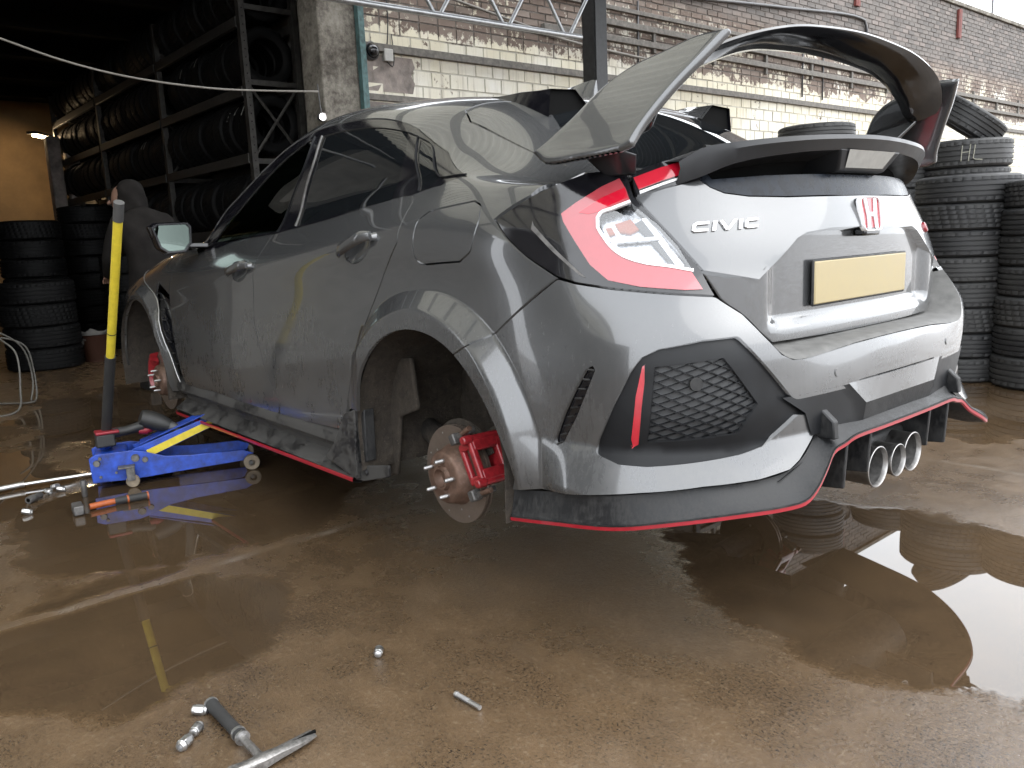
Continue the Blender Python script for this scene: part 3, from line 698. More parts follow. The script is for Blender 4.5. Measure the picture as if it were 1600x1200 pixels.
# H-section steel post and the lattice girder
p=[(4.1, -4.1897, 2.9991)][0];sp=G();y=p[1];sp.box((4.1,y-.075,2.4),(.17,.016,4.8));sp.box((4.1,y+.075,2.4),(.17,.016,4.8));sp.box((4.1,y,2.4),(.014,.15,4.8));sp.box((4.0,y,2.4),(.012,.166,4.8));tag(sp.build('steel_post','dark_steel',bev=.004),'dark steel stanchion rising behind the rear wing, at the end of the lattice girder','post')
tr=empty('lattice_girder',(4.0,-1,2.95));tag(tr,'galvanised tubular lattice girder hung in front of the painted wall','girder')
def trc(o): o.parent=tr;o.matrix_parent_inverse=Matrix.Translation((-4,1,-2.95));return o
g=G();g.cyl((4,2.2,2.90),(4,-3.90,2.955),.027,n=14);trc(g.build('bottom_chord','galv',smooth=40))
g=G();g.cyl((4,2.2,3.40),(4,-3.90,3.45),.027,n=14);trc(g.build('top_chord','galv',smooth=40))
nb=[(4.0, -2.1436, 2.9527), (4.0, -2.9304, 2.9575), (4.0, -3.6893, 2.9576)];ny=[p[1] for p in nb];step=(ny[2]-ny[0])/2
for i in range(-4,4):
    y=ny[1]+step*i
    if y<-3.95 or y>2: continue
    for s_ in (-1,1):
        g=G();g.cyl((4,y+s_*.03,2.945),(4,y+s_*abs(step)*.46,3.42),.018,n=10);trc(g.build('lattice_bar','galv',smooth=40))
# canopy of corrugated sheets over the yard in front of the door
t=NT('canopy_sheet'); v=t.pos(); n=t.noise(2,5,.6,v); col=t.ramp(n,(.3,(.42,.40,.33)),(.7,(.58,.56,.48))); d=t.n('BsdfDiffuse',{'Color':col}); tl_=t.n('BsdfTranslucent',{'Color':col}); mx=t.n('MixShader',{0:.55,1:d.outputs[0],2:tl_.outputs[0]}); t.put(t.o.inputs[0],mx.outputs[0]); M['canopy_sheet']=t.m
cn=empty('canopy',(2,2,4.5));tag(cn,'corrugated translucent canopy with an added dark half, on dark purlins over the yard','canopy')
def cnc(o): o.parent=cn;o.matrix_parent_inverse=Matrix.Translation((-2,-2,-4.5));return o
CX0,CX1,CY0,CY1=-.2,4.95,-5.5,9.4
mat('added_dark_sheet',(.06,.055,.05),.55,nz=.3,nscale=3)  # opaque half, unseen, added to darken the rear window's reflection
xe=pch([-9.77,-9.55,-9.07,-8.23,-7.2,-6,-5,-3.5,-.5],[3.70,2.98,2.33,1.71,1.1,.6,.3,-.2,-.2])      # outer edge of the roof, rounded off at the far corner
for ya,yb,m_ in ((-9.77,-.5,'added_dark_sheet'),(-.5,CY1,'canopy_sheet')):
    yy=np.linspace(ya,yb,int((yb-ya)*70));wv=4.62+.035*np.sin(yy*2*math.pi/.15)
    x0=xe(yy) if ya<-1 else np.full(len(yy),CX0);x1=np.full(len(yy),3.80 if ya<-1 else CX1)
    g=G();g.loft([[(float(x),float(a),float(b)+.02*(float(x)-CX0)/5) for x,a,b in zip(xx,yy,wv)] for xx in (x0,x1)]);cnc(g.build('corrugated_sheet',m_,smooth=True))
ye=pch([-.2,.3,.6,1.1,1.71,2.33,2.98,3.7],[-3.5,-5,-6,-7.2,-8.2,-9.05,-9.5,-9.7])
for x in (0,1.25,2.5,3.72):
    y0=float(ye(x))+.1;g=G();g.box((x,(y0+CY1)/2,4.52),(.09,CY1-y0,.12));cnc(g.build('purlin','dark_steel'))
for y,xa,xb in ((-4.17,.1,3.8),(4.6,CX0,CX1),(9.2,CX0,CX1)):
    g=G();g.box(((xa+xb)/2,y,4.40),(xb-xa,.12,.12));cnc(g.build('rafter','dark_steel'))
# wall along the near side of the yard (seen only in reflections)
g=G();g.box((5.2,5.0,2.2),(.36,5.4,4.4));wsc(g.build('added_front_wall','whitewash'))  # unseen facade added to narrow the opening and darken the workshop
g=G();g.box((1.6,9.6,2.2),(7.0,.3,4.4));tag(g.build('yard_side_wall','whitewash'),'stained wall closing the left side of the yard, outside the picture','wall')
g=G();g.cyl((9.0,-28.00,0),(9.0,-28.00,11.5),.035,n=8);tag(g.build('mast','camera_grey'),'thin bare mast rising beyond the top of the wall','mast')
# ================= THE CAR =================
car=empty('car',(0,0,.10)); tag(car,'dark grey five-door hatchback with a tall rear wing, raised with its wheels taken off','car')
def symA(poly): return poly+[(x,3.46-s) for x,s in poly[::-1] if abs(s-1.73)>.004]
fuel=[(0.0423, 0.6911), (-0.0021, 0.7138), (-0.1934, 0.7472), (-0.2273, 0.7373), (-0.2392, 0.7011), (-0.228, 0.6347), (-0.1766, 0.6081), (-0.0006, 0.5872), (0.0361, 0.6048)]
frame_out=[(0.155, 0.7591), (0.0125, 0.7924), (-0.0924, 0.8722), (0.0825, 0.9983), (0.2844, 1.036), (0.3499, 1.0427), (0.5082, 1.0503), (0.7852, 1.0519), (1.0872, 1.0651), (1.3474, 1.0625), (1.6229, 1.0554), (1.8122, 1.0309), (1.9921, 0.8234)]
belt=[(1.9291, 0.7493), (1.6024, 0.7535), (1.322, 0.7507), (1.1517, 0.7492), (0.9986, 0.7551), (0.6645, 0.7555), (0.4028, 0.7581)]
door_rear=[(0.125, 0.7358), (0.1216, 0.638), (0.2087, 0.5591), (0.2588, 0.4978), (0.3353, 0.4116), (0.4082, 0.3132), (0.4687, 0.2095)]
arch=szv(arcs(0,.369,122,12,40))
shut=[(0.1549, 1.1343), (0.0898, 1.1057), (-0.0587, 1.107), (-0.2185, 1.1133), (-0.3421, 1.1145), (-0.4416, 1.0933)]
lamp_top=[(-0.4312, 1.1079), (-0.4376, 0.8546), (-0.3945, 0.7596), (-0.2967, 0.7035)]
lamp_low=[(-0.2967, 0.7035), (-0.3505, 0.668), (-0.4181, 0.627), (-0.516, 0.5774)]
half=[(.99,1.73),(1.0,1.52),(1.04,1.3),(1.12,1.17),(1.3,1.14),(1.6,1.125),(1.8,1.12),(2.04,1.10)]+frame_out[::-1]+door_rear+[(0.4658, 0.1708)]+arch[::-1]+[(-0.3266, 0.4486)]+lamp_low[::-1]+lamp_top[::-1][1:]+shut[::-1][1:]+[(.11,1.19),(.03,1.26),(-.03,1.36),(-.065,1.52),(-.075,1.73)]
FA=[szv(arcs(0,r,15,165)) for r in (.405,.416,.425,.434,.445,.458,.470,.479,.487,.495,.507)]
fuel_r=[(x,3.46-s) for x,s in fuel]
panel('body_shell',SAs,symA(half),'paint',car,holes=[rounded(fuel,.014),rounded(fuel_r,.014)],res=.019,feat=FA+[[(x,3.46-q) for x,q in f] for f in FA])
f_=[panel('fuel_flap',SAs,rounded(fuel,.014),'paint',car,res=.025)]
# front doors / rear doors with cupped handles
def oval(c,ax,n=28):
    (x,s),(a,b,t)=c,ax
    return [(x+a*math.cos(q)*math.cos(t)-b*math.sin(q)*math.sin(t),s+a*math.cos(q)*math.sin(t)+b*math.sin(q)*math.cos(t)) for q in [2*math.pi*i/n for i in range(n)]]
def handle(door,mid,tilt,mirror=False):
    """cup, grip bar and end cap of one door handle"""
    cs,sn=math.cos(tilt),math.sin(tilt)
    def bowl(uv,P):
        d=uv-np.array(mid);a=(d[:,0]*cs+d[:,1]*sn)/.082;b=(-d[:,0]*sn+d[:,1]*cs)/.040
        return -.026*np.clip(1-a*a-b*b,0,1)**.8
    P,F,N=cut(SAs,oval(mid,(.080,.038,tilt)),res=.008,lip=0,gap=0,disp=bowl)
    k=np.array([1,-1 if mirror else 1,1])
    me=mesh('handle_cup',P*k,[f[::-1] for f in F] if mirror else F,'paint',door,smooth=True)
    g=G();pts=[];rr=[]
    for i in range(13):
        q=-1+i/6;u=np.array([[mid[0]+.098*q*cs,mid[1]+.098*q*sn+.006]]);p=SAs(u)[0];n=normals_of(SAs,u,(1,1))[0];n=n if n[1]>0 else -n
        pts.append((p+n*(.034-.020*q**4))*k);rr.append(1-.35*q**4)
    rows=[]
    for p,s in zip(pts,rr):
        row=[]
        for j in range(12):
            a=2*math.pi*j/12;row.append((p[0],p[1]+.011*s*math.cos(a),p[2]+.0205*s*math.sin(a)))
        rows.append(row)
    g.loft(rows,closed=True,capends=True);g.build('handle',"paint",door,smooth=50)
    g=G();u=np.array([[mid[0]-.10*cs,mid[1]-.10*sn+.004]]);p=SAs(u)[0]*k
    g.cyl((p[0],p[1]-.004*k[1],p[2]),(p[0],p[1]+.014*k[1],p[2]),.017,.012,16);g.build('handle_cap','paint',door,smooth=40)
fd=belt[:4][::-1]+[(1.9291, 0.7493)][:0]+[(2.2128, 0.7279), (2.2053, 0.6523), (2.2466, 0.5618), (2.2152, 0.3643), (2.1468, 0.1695), (2.103, 0.0968), (1.7676, 0.1073), (1.4034, 0.0947), (1.0499, 0.0909), (1.0171, 0.1362), (1.1268, 0.2463), (1.2068, 0.4356), (1.2022, 0.6031), (1.168, 0.6768)]
rd=[(1.1517, 0.7492), (0.9986, 0.7551), (0.6645, 0.7555), (0.4028, 0.7581)]+[(0.155, 0.7591)]+door_rear+[(0.4936, 0.1384), (0.552, 0.0987), (0.806, 0.0906), (1.0434, 0.0917), (1.0171, 0.1362), (1.1268, 0.2463), (1.2068, 0.4356), (1.2022, 0.6031), (1.168, 0.6768)]
hf=[(1.3358, 0.6218)][0];hr=[(0.3606, 0.6373)][0]
fd_base,rd_base=fd,rd
for side in (0,1):
    mk=(lambda p:[(x,3.46-s) for x,s in p]) if side else (lambda p:p)
    for nm,poly,h,tl in (('front_door',fd_base,hf,-.11),('rear_door',rd_base,hr,-.16)):
        d=panel(nm,SAs,mk(poly),'paint',car,holes=[mk(oval(h,(.080,.038,tl)))],res=.021,rnd=.006)
        # cup built in left coordinates, mirrored when needed
        handle(d,h,tl,bool(side))
# gloss black window surround and the three side panes
gl_f=[(1.8644, 0.8068), (1.7311, 0.9009), (1.5251, 0.9461), (1.3319, 0.9776), (1.1764, 1.0057), (1.0564, 1.0229), (0.9911, 1.0228), (0.9896, 0.9543), (1.0424, 0.8778), (1.0981, 0.8051), (1.1133, 0.7599), (1.3365, 0.7617), (1.6176, 0.7644)]
gl_r=[(0.9188, 1.0191), (0.7515, 1.0178), (0.5085, 1.0183), (0.3364, 1.0188), (0.2933, 0.9444), (0.2939, 0.8292), (0.2788, 0.7572), (0.4081, 0.7627), (0.6764, 0.7648), (0.9668, 0.7646), (0.9518, 0.8625), (0.9177, 0.9458)]
gl_q=[(0.2519, 1.008), (0.1805, 0.9951), (0.1272, 0.9635), (0.046, 0.8388), (0.0865, 0.7913), (0.132, 0.7727)]
fr=frame_out+belt
for side in (0,1):
    mk=(lambda p:[(x,3.46-s) for x,s in p]) if side else (lambda p:p)
    o=panel('window_surround',SAs,mk(fr),'gloss_black',car,holes=[mk(gl_f),mk(gl_r),mk(gl_q)],res=.03,off=-.003,gap=.001)
    panel('door_window',SAs,mk(gl_f),'cabin_glass',car,res=.05,off=-.007,gap=-.003,lip=0)
    panel('door_window',SAs,mk(gl_r),'privacy_glass',car,res=.05,off=-.007,gap=-.003,lip=0)
    panel('quarter_window',SAs,mk(gl_q),'privacy_glass',car,res=.05,off=-.006,gap=-.003,lip=0)
    for a,b,w in (([(0.9935, 1.0306), (0.9979, 0.9518), (1.0713, 0.8533), (1.1266, 0.7565)],None,.006),([(0.9304, 1.021), (0.9284, 0.9469), (0.9626, 0.8636), (0.9764, 0.7635)],None,.010),([(0.3364, 1.0188), (0.2625, 1.0151), (0.1704, 1.0003), (0.046, 0.8388), (-0.0756, 0.8986)],None,.004),([(0.2726, 1.0175), (0.1375, 0.7707)],None,.004)):
        g=G();uv=np.array(mk(spl([(x,s,0) for x,s in a],20)) if False else [(x,(3.46-s) if side else s) for x,s,_ in spl([(x,s,0) for x,s in a],20)])
        P=SAs(uv);N=normals_of(SAs,uv,(1,1));N[(N[:,1]*(1 if not side else -1))<0]*=-1
        T=np.gradient(P,axis=0);T/=np.linalg.norm(T,axis=1)[:,None];B_=np.cross(N,T)
        g.loft([[tuple(p-b_*w/2-n*.004) for p,b_,n in zip(P,B_,N)],[tuple(p-b_*w/3+n*.002) for p,b_,n in zip(P,B_,N)],[tuple(p+b_*w/3+n*.002) for p,b_,n in zip(P,B_,N)],[tuple(p+b_*w/2-n*.004) for p,b_,n in zip(P,B_,N)]])
        g.build('window_seal','dull_steel' if w>.008 else 'satin_black',o,smooth=60)  # broad seal's steel grey puts its bright reflection into the colour
# front wing, bonnet, windscreen
def circ(cx,cz,r,a0,a1,n): return [(cx+r*math.cos(rad(a0+(a1-a0)*i/n)),cz+r*math.sin(rad(a0+(a1-a0)*i/n))) for i in range(n+1)]
fa=szv([(2.32,.24)]+circ(2.699,.33,.37,180,0,36)+[(3.09,.26)])
fw=[(2.2128, 0.7279), (2.2053, 0.6523), (2.2466, 0.5618)]+[(2.4087, 0.6389), (2.4663, 0.5647), (2.3723, 0.4315), (2.2962, 0.2779), (2.1867, 0.0979), (2.2034, 0.0537)]+fa+[(3.2,sz(3.2,.28)),(3.3,.3),(3.32,.5),(3.33,.72),(3.1,.80),(2.7,.82),(2.35,.83),(2.1,.80)]+[(2.0234, 0.74)]
for side in (0,1):
    mk=(lambda p:[(x,3.46-s) for x,s in p]) if side else (lambda p:p)
    wing_f=panel('front_wing',SAs,mk(fw),'paint',car,res=.022)
panel('bonnet',SAs,symA([(2.14,1.73),(2.13,1.4),(2.1,1.1),(2.1,.86),(2.35,.83),(2.7,.82),(3.1,.80),(3.33,.74),(3.44,.95),(3.46,1.73)]),'paint',car,res=.04)
panel('windscreen',SAs,symA([(1.0,1.73),(1.01,1.52),(1.05,1.31),(1.13,1.18),(1.31,1.15),(1.6,1.135),(1.8,1.13),(2.04,1.11),(2.09,1.2),(2.12,1.4),(2.13,1.73)]),'cabin_glass',car,res=.06,off=-.006,lip=0)
fb=[(x,s) for x,s in [(3.2,sz(3.2,.28)),(3.3,.3),(3.32,.5),(3.33,.72),(3.42,.9),(3.46,1.2),(3.47,1.73),(3.5,1.73),(3.5,1.0),(3.5,.5),(3.5,.05),(3.2,.05),(3.08,.05),(3.09,sz(3.09,.26))]]
panel('front_bumper',SAs,symA([(3.46,1.73)]+fb[5::-1]+fb[-1:]+fb[-2:-3:-1]+[(3.3,.05),(3.5,.05),(3.5,.5),(3.5,1.0),(3.5,1.73)]),'paint',car,res=.04)
g=G();pf=[SA([(3.5,s)])[0] for s in np.linspace(0,1.73,20)];pr=[(x,-y,z) for x,y,z in pf[::-1]]
ring=[tuple(p) for p in pf]+[tuple(p) for p in pr[1:]];front=[(3.56,y*.9,.25+(z-.25)*.95) for x,y,z in ring]
g.loft([ring,front]);g.add([ (3.57,0,.5)]+front,[(0,i,i+1) for i in range(1,len(front))]);g.build('nose','black_plastic',car,smooth=40)
# wing vent behind the front wheel: dark louvred slot with a thin bright edge
ven=[(2.4087, 0.6389), (2.2993, 0.6447), (3.4493, 0.9099), (2.2737, 0.5292), (2.245, 0.3634), (2.1661, 0.1945), (2.132, 0.1072), (2.1792, 0.0953), (2.2962, 0.2779), (2.3723, 0.4315), (2.4663, 0.5647)]
for side in (0,1):
    mk=(lambda p:[(x,3.46-s) for x,s in p]) if side else (lambda p:p)
    vo=panel('wing_vent',SAs,mk(ven),'gloss_black',car,res=.02,off=-.018,gap=-.004,lip=0)
    q=spl([(x,s,0) for x,s in [(3.3302, 0.8996), (2.4663, 0.5647), (2.3723, 0.4315), (2.2962, 0.2779), (2.1827, 0.0914)]],24);uv=np.array([(x,3.46-s if side else s) for x,s,_ in q]);P=SAs(uv)
    g=G();g.tube([tuple(p) for p in P],.0035,6);g.build('vent_trim','zinc',vo,smooth=True)
    for k in range(22):
        t_=k/21;a=np.array(q[2+int(t_*19)][:2]);b=a+np.array([-.05,0]);uv=np.array([(a[0],3.46-a[1] if side else a[1]),(b[0],3.46-b[1] if side else b[1])]);P=SAs(uv)
        if k%1==0:
            g=G();g.box(tuple((P[0]+P[1])/2+np.array([0,-.010 if not side else .010,0])),(.05,.006,.005));g.build('louvre','black_plastic',vo)
# ---- sills, skirts ----
def sill(side):
    k=-1 if side else 1
    xs=np.linspace(2.30,.44,40);rows={}
    prof=[(.872,.318),(.893,.312),(.908,.292),(.912,.262),(.900,.244),(.868,.236),(.866,.205),(.880,.193),(.928,.162)]
    g=G();g.loft([[(x,k*(y-.05*sst(2.22,2.34,x)),z+(.006*(x-.44)/1.9)) for x in xs] for y,z in prof]);s=g.build('side_sill','skirt_plastic',car,smooth=30)
    g=G();pr=[(.928,.162),(.9315,.158),(.9315,.149),(.926,.146)];g.loft([[(x,k*(y-.05*sst(2.22,2.34,x)),z-.010*(x-.44)/1.9) for x in xs] for y,z in pr]);g.build('red_pinstripe','red_trim',s,smooth=30)
    g=G();pr=[(.926,.146),(.90,.140),(.75,.16)];g.loft([[(x,k*(y-.05*sst(2.22,2.34,x)),z-.010*(x-.44)/1.9) for x in xs] for y,z in pr]);g.build('skirt_underside','black_plastic',s)
    # triangular winglet at the rear end of the skirt, and the arch edge strip behind it
    P=[(0.467, 0.93, 0.3861), (0.3943, 0.93, 0.4092), (0.4151, 0.93, 0.1632), (0.4965, 0.93, 0.1767), (0.6312, 0.93, 0.2054), (0.5591, 0.93, 0.2673)]
    g=G();g.prism([(x,k*y,z) for x,y,z in P],(0,-.03*k,0));g.build('skirt_winglet','skirt_plastic',s,bev=.004)
    P=[(0.4223, 0.915, 0.3697), (0.3571, 0.915, 0.4116), (0.363, 0.915, 0.2306), (0.4202, 0.915, 0.2154)]
    g=G();g.prism([(x,k*y,z) for x,y,z in P],(0,-.04*k,0));g.build('arch_strip','black_plastic',s,bev=.004)
    P=[(0.4621, 0.91, 0.1973), (0.2375, 0.91, 0.24), (0.2388, 0.91, 0.2009), (0.3951, 0.91, 0.1558), (0.4566, 0.91, 0.1478)]
    g=G();g.prism([(x,k*y,z) for x,y,z in P],(0,-.012*k,0));b=g.build('liner_bracket','skirt_plastic',s,bev=.003)
    p=[(0.3737, 0.912, 0.1921)][0];g=G();g.cyl((p[0],k*p[1],p[2]),(p[0],k*(p[1]+.008),p[2]),.011,.009,16);g.build('bolt','black_plastic',b,smooth=40)
sill(0);sill(1)
# ---- rear bumper ----
sur=[(35.2684, 0.702), (27.4648, 0.5431), (24.5117, 0.5352), (20.901, 0.5431), (13.8823, 0.4754), (19.3228, 0.4913), (21.4093, 0.4891), (26.4272, 0.4989), (31.4804, 0.4375), (34.8154, 0.4266), (46.6943, 0.4093), (50.1765, 0.4113), (52.9073, 0.4295), (52.5539, 0.4577), (50.686, 0.541), (48.4033, 0.6269), (47.0079, 0.6644), (44.9768, 0.6831), (39.6551, 0.6992)]
bl_top=[(58.5126, 0.8478), (55.6734, 0.8349), (50.3001, 0.8198), (43.7024, 0.8062), (37.1487, 0.7946), (36.3744, 0.7837), (33.8898, 0.7521), (31.406, 0.6986), (28.9919, 0.6529), (27.033, 0.6365), (24.3417, 0.6335)]
ledge=bl_top[5:]+[(13,.648),(6,.652),(0,.653)]
bump=bl_top[:5]+ledge+[(0,.552),(6,.552),(13,.55)]+[(11.6221, 0.5354), (26.5351, 0.5343), (27.4648, 0.5431), (35.2684, 0.702), (39.6551, 0.6992), (44.9768, 0.6831), (47.0079, 0.6644), (48.4033, 0.6269), (50.686, 0.541), (52.5539, 0.4577), (52.9073, 0.4295), (50.1765, 0.4113), (46.6943, 0.4093), (34.8154, 0.4266), (31.4804, 0.4375), (26.4272, 0.4989), (21.4093, 0.4891), (22.4712, 0.4427), (26.4941, 0.3882), (28.3253, 0.372), (32.7321, 0.3626), (40.1073, 0.36), (47.54, 0.3466), (52.1727, 0.3348), (59.7437, 0.316), (65.9804, 0.2917)]+phv([((.369+.040*((a-122)/58)**2)*math.cos(rad(a)),.33+(.369+.040*((a-122)/58)**2)*math.sin(rad(a))) for a in np.linspace(180,122,24)])+[(69.9254, 0.7065)]
slot=[(53.9552, 0.6335), (53.1539, 0.6406), (52.9883, 0.6317), (54.1866, 0.5792), (55.6501, 0.5162), (57.7975, 0.4451), (58.6974, 0.4369), (59.0371, 0.4452), (57.6049, 0.5087), (55.7335, 0.5766)]
def bfold(uv,P):
    # soft raised shoulder above the slot and an outward fold beside the grille surround
    return .010*np.exp(-((uv[:,0]-54.5-14*(P[:,2]-.55))/2.2)**2)*sst(.40,.5,P[:,2])*sst(.76,.66,P[:,2])
FB=[phv(arcs(0,r,95,180,60)+[(-r,z) for z in (.31,.29,.27)]) for r in (.405,.416,.425,.434,.445,.458,.470,.479,.487,.495,.507)]
bp=symB(bump);slot_r=[(-a,b) for a,b in slot]
bum=panel('rear_bumper',SB,bp,'paint',car,holes=[slot,slot_r],res=.016,rnd=.007,feat=FB+[[(-a,b) for a,b in f] for f in FB])
for sl in (slot,slot_r):
    vs=panel('bumper_slot',SB,sl,'gloss_black',bum,off=-.016,gap=-.003,lip=0,res=.015)
    ctr=np.array(sl)
    for k in range(9):
        t_=k/8;a=ctr[0]*(1-t_)+ctr[6]*t_;b=ctr[2]*(1-t_)+ctr[5]*t_;P=SB([a,b]);g=G();g.tube([tuple(P[0]),tuple(P[1])],.0025,5);g.build('slot_rib','black_plastic',vs)
# body-colour ledge between bumper edge and tailgate
P=SB(np.array(ledge));P=[tuple(p) for p in P];tb=[(0.5726, 0.7702), (0.5347, 0.7347), (0.4414, 0.6642)]
lo_=[tuple(p) for p in ST(np.array(tb))]+[tuple(ST([(.30,.662)])[0]),tuple(ST([(.15,.660)])[0]),tuple(ST([(0,.660)])[0])]
c1=spl(P,40);c2=spl(lo_,40);c2=[(x+.05,y,.664 if abs(y)<.47 else z) for x,y,z in c2]
m1=[(a[0]*.94+b[0]*.06,a[1]*.94+b[1]*.06,a[2]*.8+b[2]*.2+.002) for a,b in zip(c1,c2)]
m2=[(a[0]*.8+b[0]*.2,a[1]*.8+b[1]*.2,a[2]*.55+b[2]*.45+.002) for a,b in zip(c1,c2)]
g=G()
full=lambda c:c+[(x,-y,z) for x,y,z in c[::-1][1:]]
g.loft([full(c1),full(m1),full(m2),full(c2)]);g.build('bumper_ledge','dusty_paint',bum,smooth=50)
# black surround with lattice grille and red reflector, both corners
gri=[(45.8397, 0.6469), (36.9567, 0.663), (32.0267, 0.5394), (34.8129, 0.4654), (46.8619, 0.4531)]
ref=[(46.5708, 0.6557), (47.3318, 0.6482), (48.2284, 0.5742), (48.8692, 0.4641), (48.57, 0.4404), (47.4797, 0.4475), (47.0391, 0.5447), (46.623, 0.6052)]
for side in (0,1):
    mk=(lambda p:[(-a,z) for a,z in p]) if side else (lambda p:p)
    so=panel('grille_surround',SB,mk(sur),'satin_black',car,holes=[mk(rounded(gri,.6)) if False else mk(gri),mk(ref)],res=.02,off=-.012,gap=-.004,lip=.02,rnd=.006)
    go=panel('grille_backing',SB,mk(gri),'grille_grey',so,res=.03,off=-.024,gap=-.004,lip=0)
    panel('reflector',SB,mk(ref),'reflector_red',so,res=.02,off=-.013,gap=.0006,lip=.012)
    # lattice ribs
    gp=np.array(gri);c0=gp.mean(0);g=G();sc_=np.array(SCB)
    for fam in (0,1):
        d=np.array([1,-.36]) if fam==0 else np.array([1,.50]);d/=np.linalg.norm(d);nn=np.array([-d[1],d[0]])
        for k in range(-19,20):
            o_=nn*k*(.0165 if fam==0 else .023);ts=np.linspace(-.3,.3,121);q=o_+ts[:,None]*d+c0*sc_
            m=inside(q,gp*sc_)
            if m.sum()<3: continue
            q=q[m][::4] if m.sum()>8 else q[m]
            q=np.vstack([q,(o_+ts[m][-1]*d+c0*sc_)[None]])
            uv=q/sc_;P=SB(uv);N=normals_of(SB,uv,SCB);N[(P*N*[1,1,0]).sum(1)<0]*=-1
            T=np.gradient(P,axis=0);T/=np.linalg.norm(T,axis=1)[:,None]+1e-9;Bn=np.cross(N,T)
            w=.0017;a=P+N*-.0225;b=P+N*-.0165;k_=np.array([1,-1 if side else 1,1])
            g.loft([[tuple(v) for v in (a-Bn*w)*k_],[tuple(v) for v in (b-Bn*w*.6)*k_],[tuple(v) for v in (b+Bn*w*.6)*k_],[tuple(v) for v in (a+Bn*w)*k_]])
    g.build('lattice','satin_black',so,smooth=40)
    p=SB([(40.5554, 0.6)])[0];n=normals_of(SB,np.array([(40.5554, 0.6)]),SCB)[0];n=n if (n*p)[:2].sum()>0 else -n;k_=np.array([1,-1 if side else 1,1])
    g=G();g.cyl((p-n*.022)*k_,(p-n*.013)*k_,.017,.0155,24);g.build('tow_cover','black_plastic',so,smooth=40)
# parking sensors
for uv in ([(18.2946, 0.5833)][0],[(-19.0143, 0.586)][0]):
    p=SB([uv])[0];n=normals_of(SB,np.array([uv]),SCB)[0];n=n if (n*p)[:2].sum()>0 else -n
    g=G();g.cyl(p-n*.003,p+n*.0015,.0115,.0105,20);g.cyl(p+n*.001,p+n*.0022,.0085,.0085,20);g.build('parking_sensor','paint',bum,smooth=40)
# ---- lower lip, red line, diffuser ----
cr=[(-0.3776, 0.9116, 0.2186), (-0.522, 0.9042, 0.2395), (-0.7163, 0.8689, 0.2632), (-0.8378, 0.8091, 0.2883), (-0.9385, 0.7072, 0.3043), (-1.0046, 0.5917, 0.3101), (-1.0222, 0.5435, 0.316), (-1.0242, 0.4995, 0.3356), (-1.0116, 0.4294, 0.3714), (-1.0049, 0.3857, 0.4031), (-1.008, 0.3373, 0.4135)]+[(-1.012,.30,.424),(-1.014,.15,.425),(-1.015,0,.425)]
ct=[tuple(p) for p in SB(np.array([(66.0413, 0.2875), (59.8, 0.31), (52.1712, 0.3304), (47.5478, 0.341), (40.1345, 0.3545), (32.7911, 0.3572), (27.8797, 0.3679), (25.112, 0.3915), (21.1342, 0.4434), (19.2185, 0.471)]))]+[(-.968,.30,.47),(-.972,.15,.47),(-.973,0,.47)]
n_=90;c_red=spl(cr,n_);c_top=[(x*.985,y*.985,z) for x,y,z in spl(ct,n_)]
c_mid=[((a[0]*.45+b[0]*.55),(a[1]*.45+b[1]*.55),a[2]*.35+b[2]*.65-.004) for a,b in zip(c_top,c_red)]
lipo=G();lipo.loft([full(c_top),full(c_mid),full(c_red)]);lip_o=lipo.build('lower_lip','black_plastic',car,smooth=45)
def outw(c,d,dz): 
    r=[]
    for i,(x,y,z) in enumerate(c):
        q=math.hypot(x,y);r.append((x+d*x/q,y+d*y/q,z+dz))
    return r
g=G();g.loft([full(c_red),full(outw(c_red,.003,-.002)),full(outw(c_red,.003,-.0115)),full(outw(c_red,-.002,-.014))]);g.build('red_pinstripe','red_trim',lip_o,smooth=40)
g=G();g.loft([full(outw(c_red,-.001,.001)),full(outw(c_red,.004,.0015)),full(outw(c_red,.004,-.002))]);g.build('lip_edge','black_plastic',lip_o,smooth=40)
g=G();g.loft([full(outw(c_red,-.002,-.014)),full(outw(c_red,-.06,-.012)),full(outw(c_red,-.22,.02))]);g.build('lip_underside','black_plastic',lip_o,smooth=40)
# grey centre step under the bumper
r1=[tuple(p) for p in SB([(a,.549) for a in np.linspace(15.5,0,14)])];r2=[(-.994,y,.490) for y in np.linspace(.205,0,14)];r3=[(-.984,y,.440) for y in np.linspace(.20,0,14)]
r0=[(x*.97,y*.97,z+.003) for x,y,z in r1]
g=G();g.loft([full(r0),full(r1),full(r2)]);cst=g.build('bumper_step','paint',car,smooth=30)
g=G();g.loft([full(r2),full(r3)]);g.build('step_face','black_plastic',cst)
q1=[tuple(p) for p in SB([(a,.547) for a in np.linspace(29,15.4,10)])];q2=[(-.985+.09*(y-.2),y,.50) for y in np.linspace(.45,.212,10)];q3=[(-.985+.10*(y-.2),y,.438) for y in np.linspace(.42,.200,10)]
for k_ in (1,-1):
    g=G();g.loft([[(x,y*k_,z) for x,y,z in r] for r in (q1,q2[:-1]+[r2[0]],q3[:-1]+[r3[0]])]);g.build('step_side','satin_black',cst,smooth=40)
for y in (.372,-.372):
    g=G();g.prism([(-.93,y-.012,.505),(-.955,y-.012,.508),(-1.0,y-.012,.470),(-1.004,y-.012,.425),(-.93,y-.012,.425)],(0,.024,0));g.build('lip_fin','black_plastic',lip_o,bev=.004)
dif=empty('diffuser',parent=car)
g=G();ys=np.linspace(-.56,.56,24);g.loft([[(-.985+.04*abs(y),y,.415-.28*max(0,abs(y)-.34)) for y in ys],[(-.93,y,.40-.28*max(0,abs(y)-.34)) for y in ys],[(-.62,y,.26) for y in ys],[(-.40,y,.24) for y in ys]]);g.build('diffuser_panel','black_plastic',dif,smooth=40)
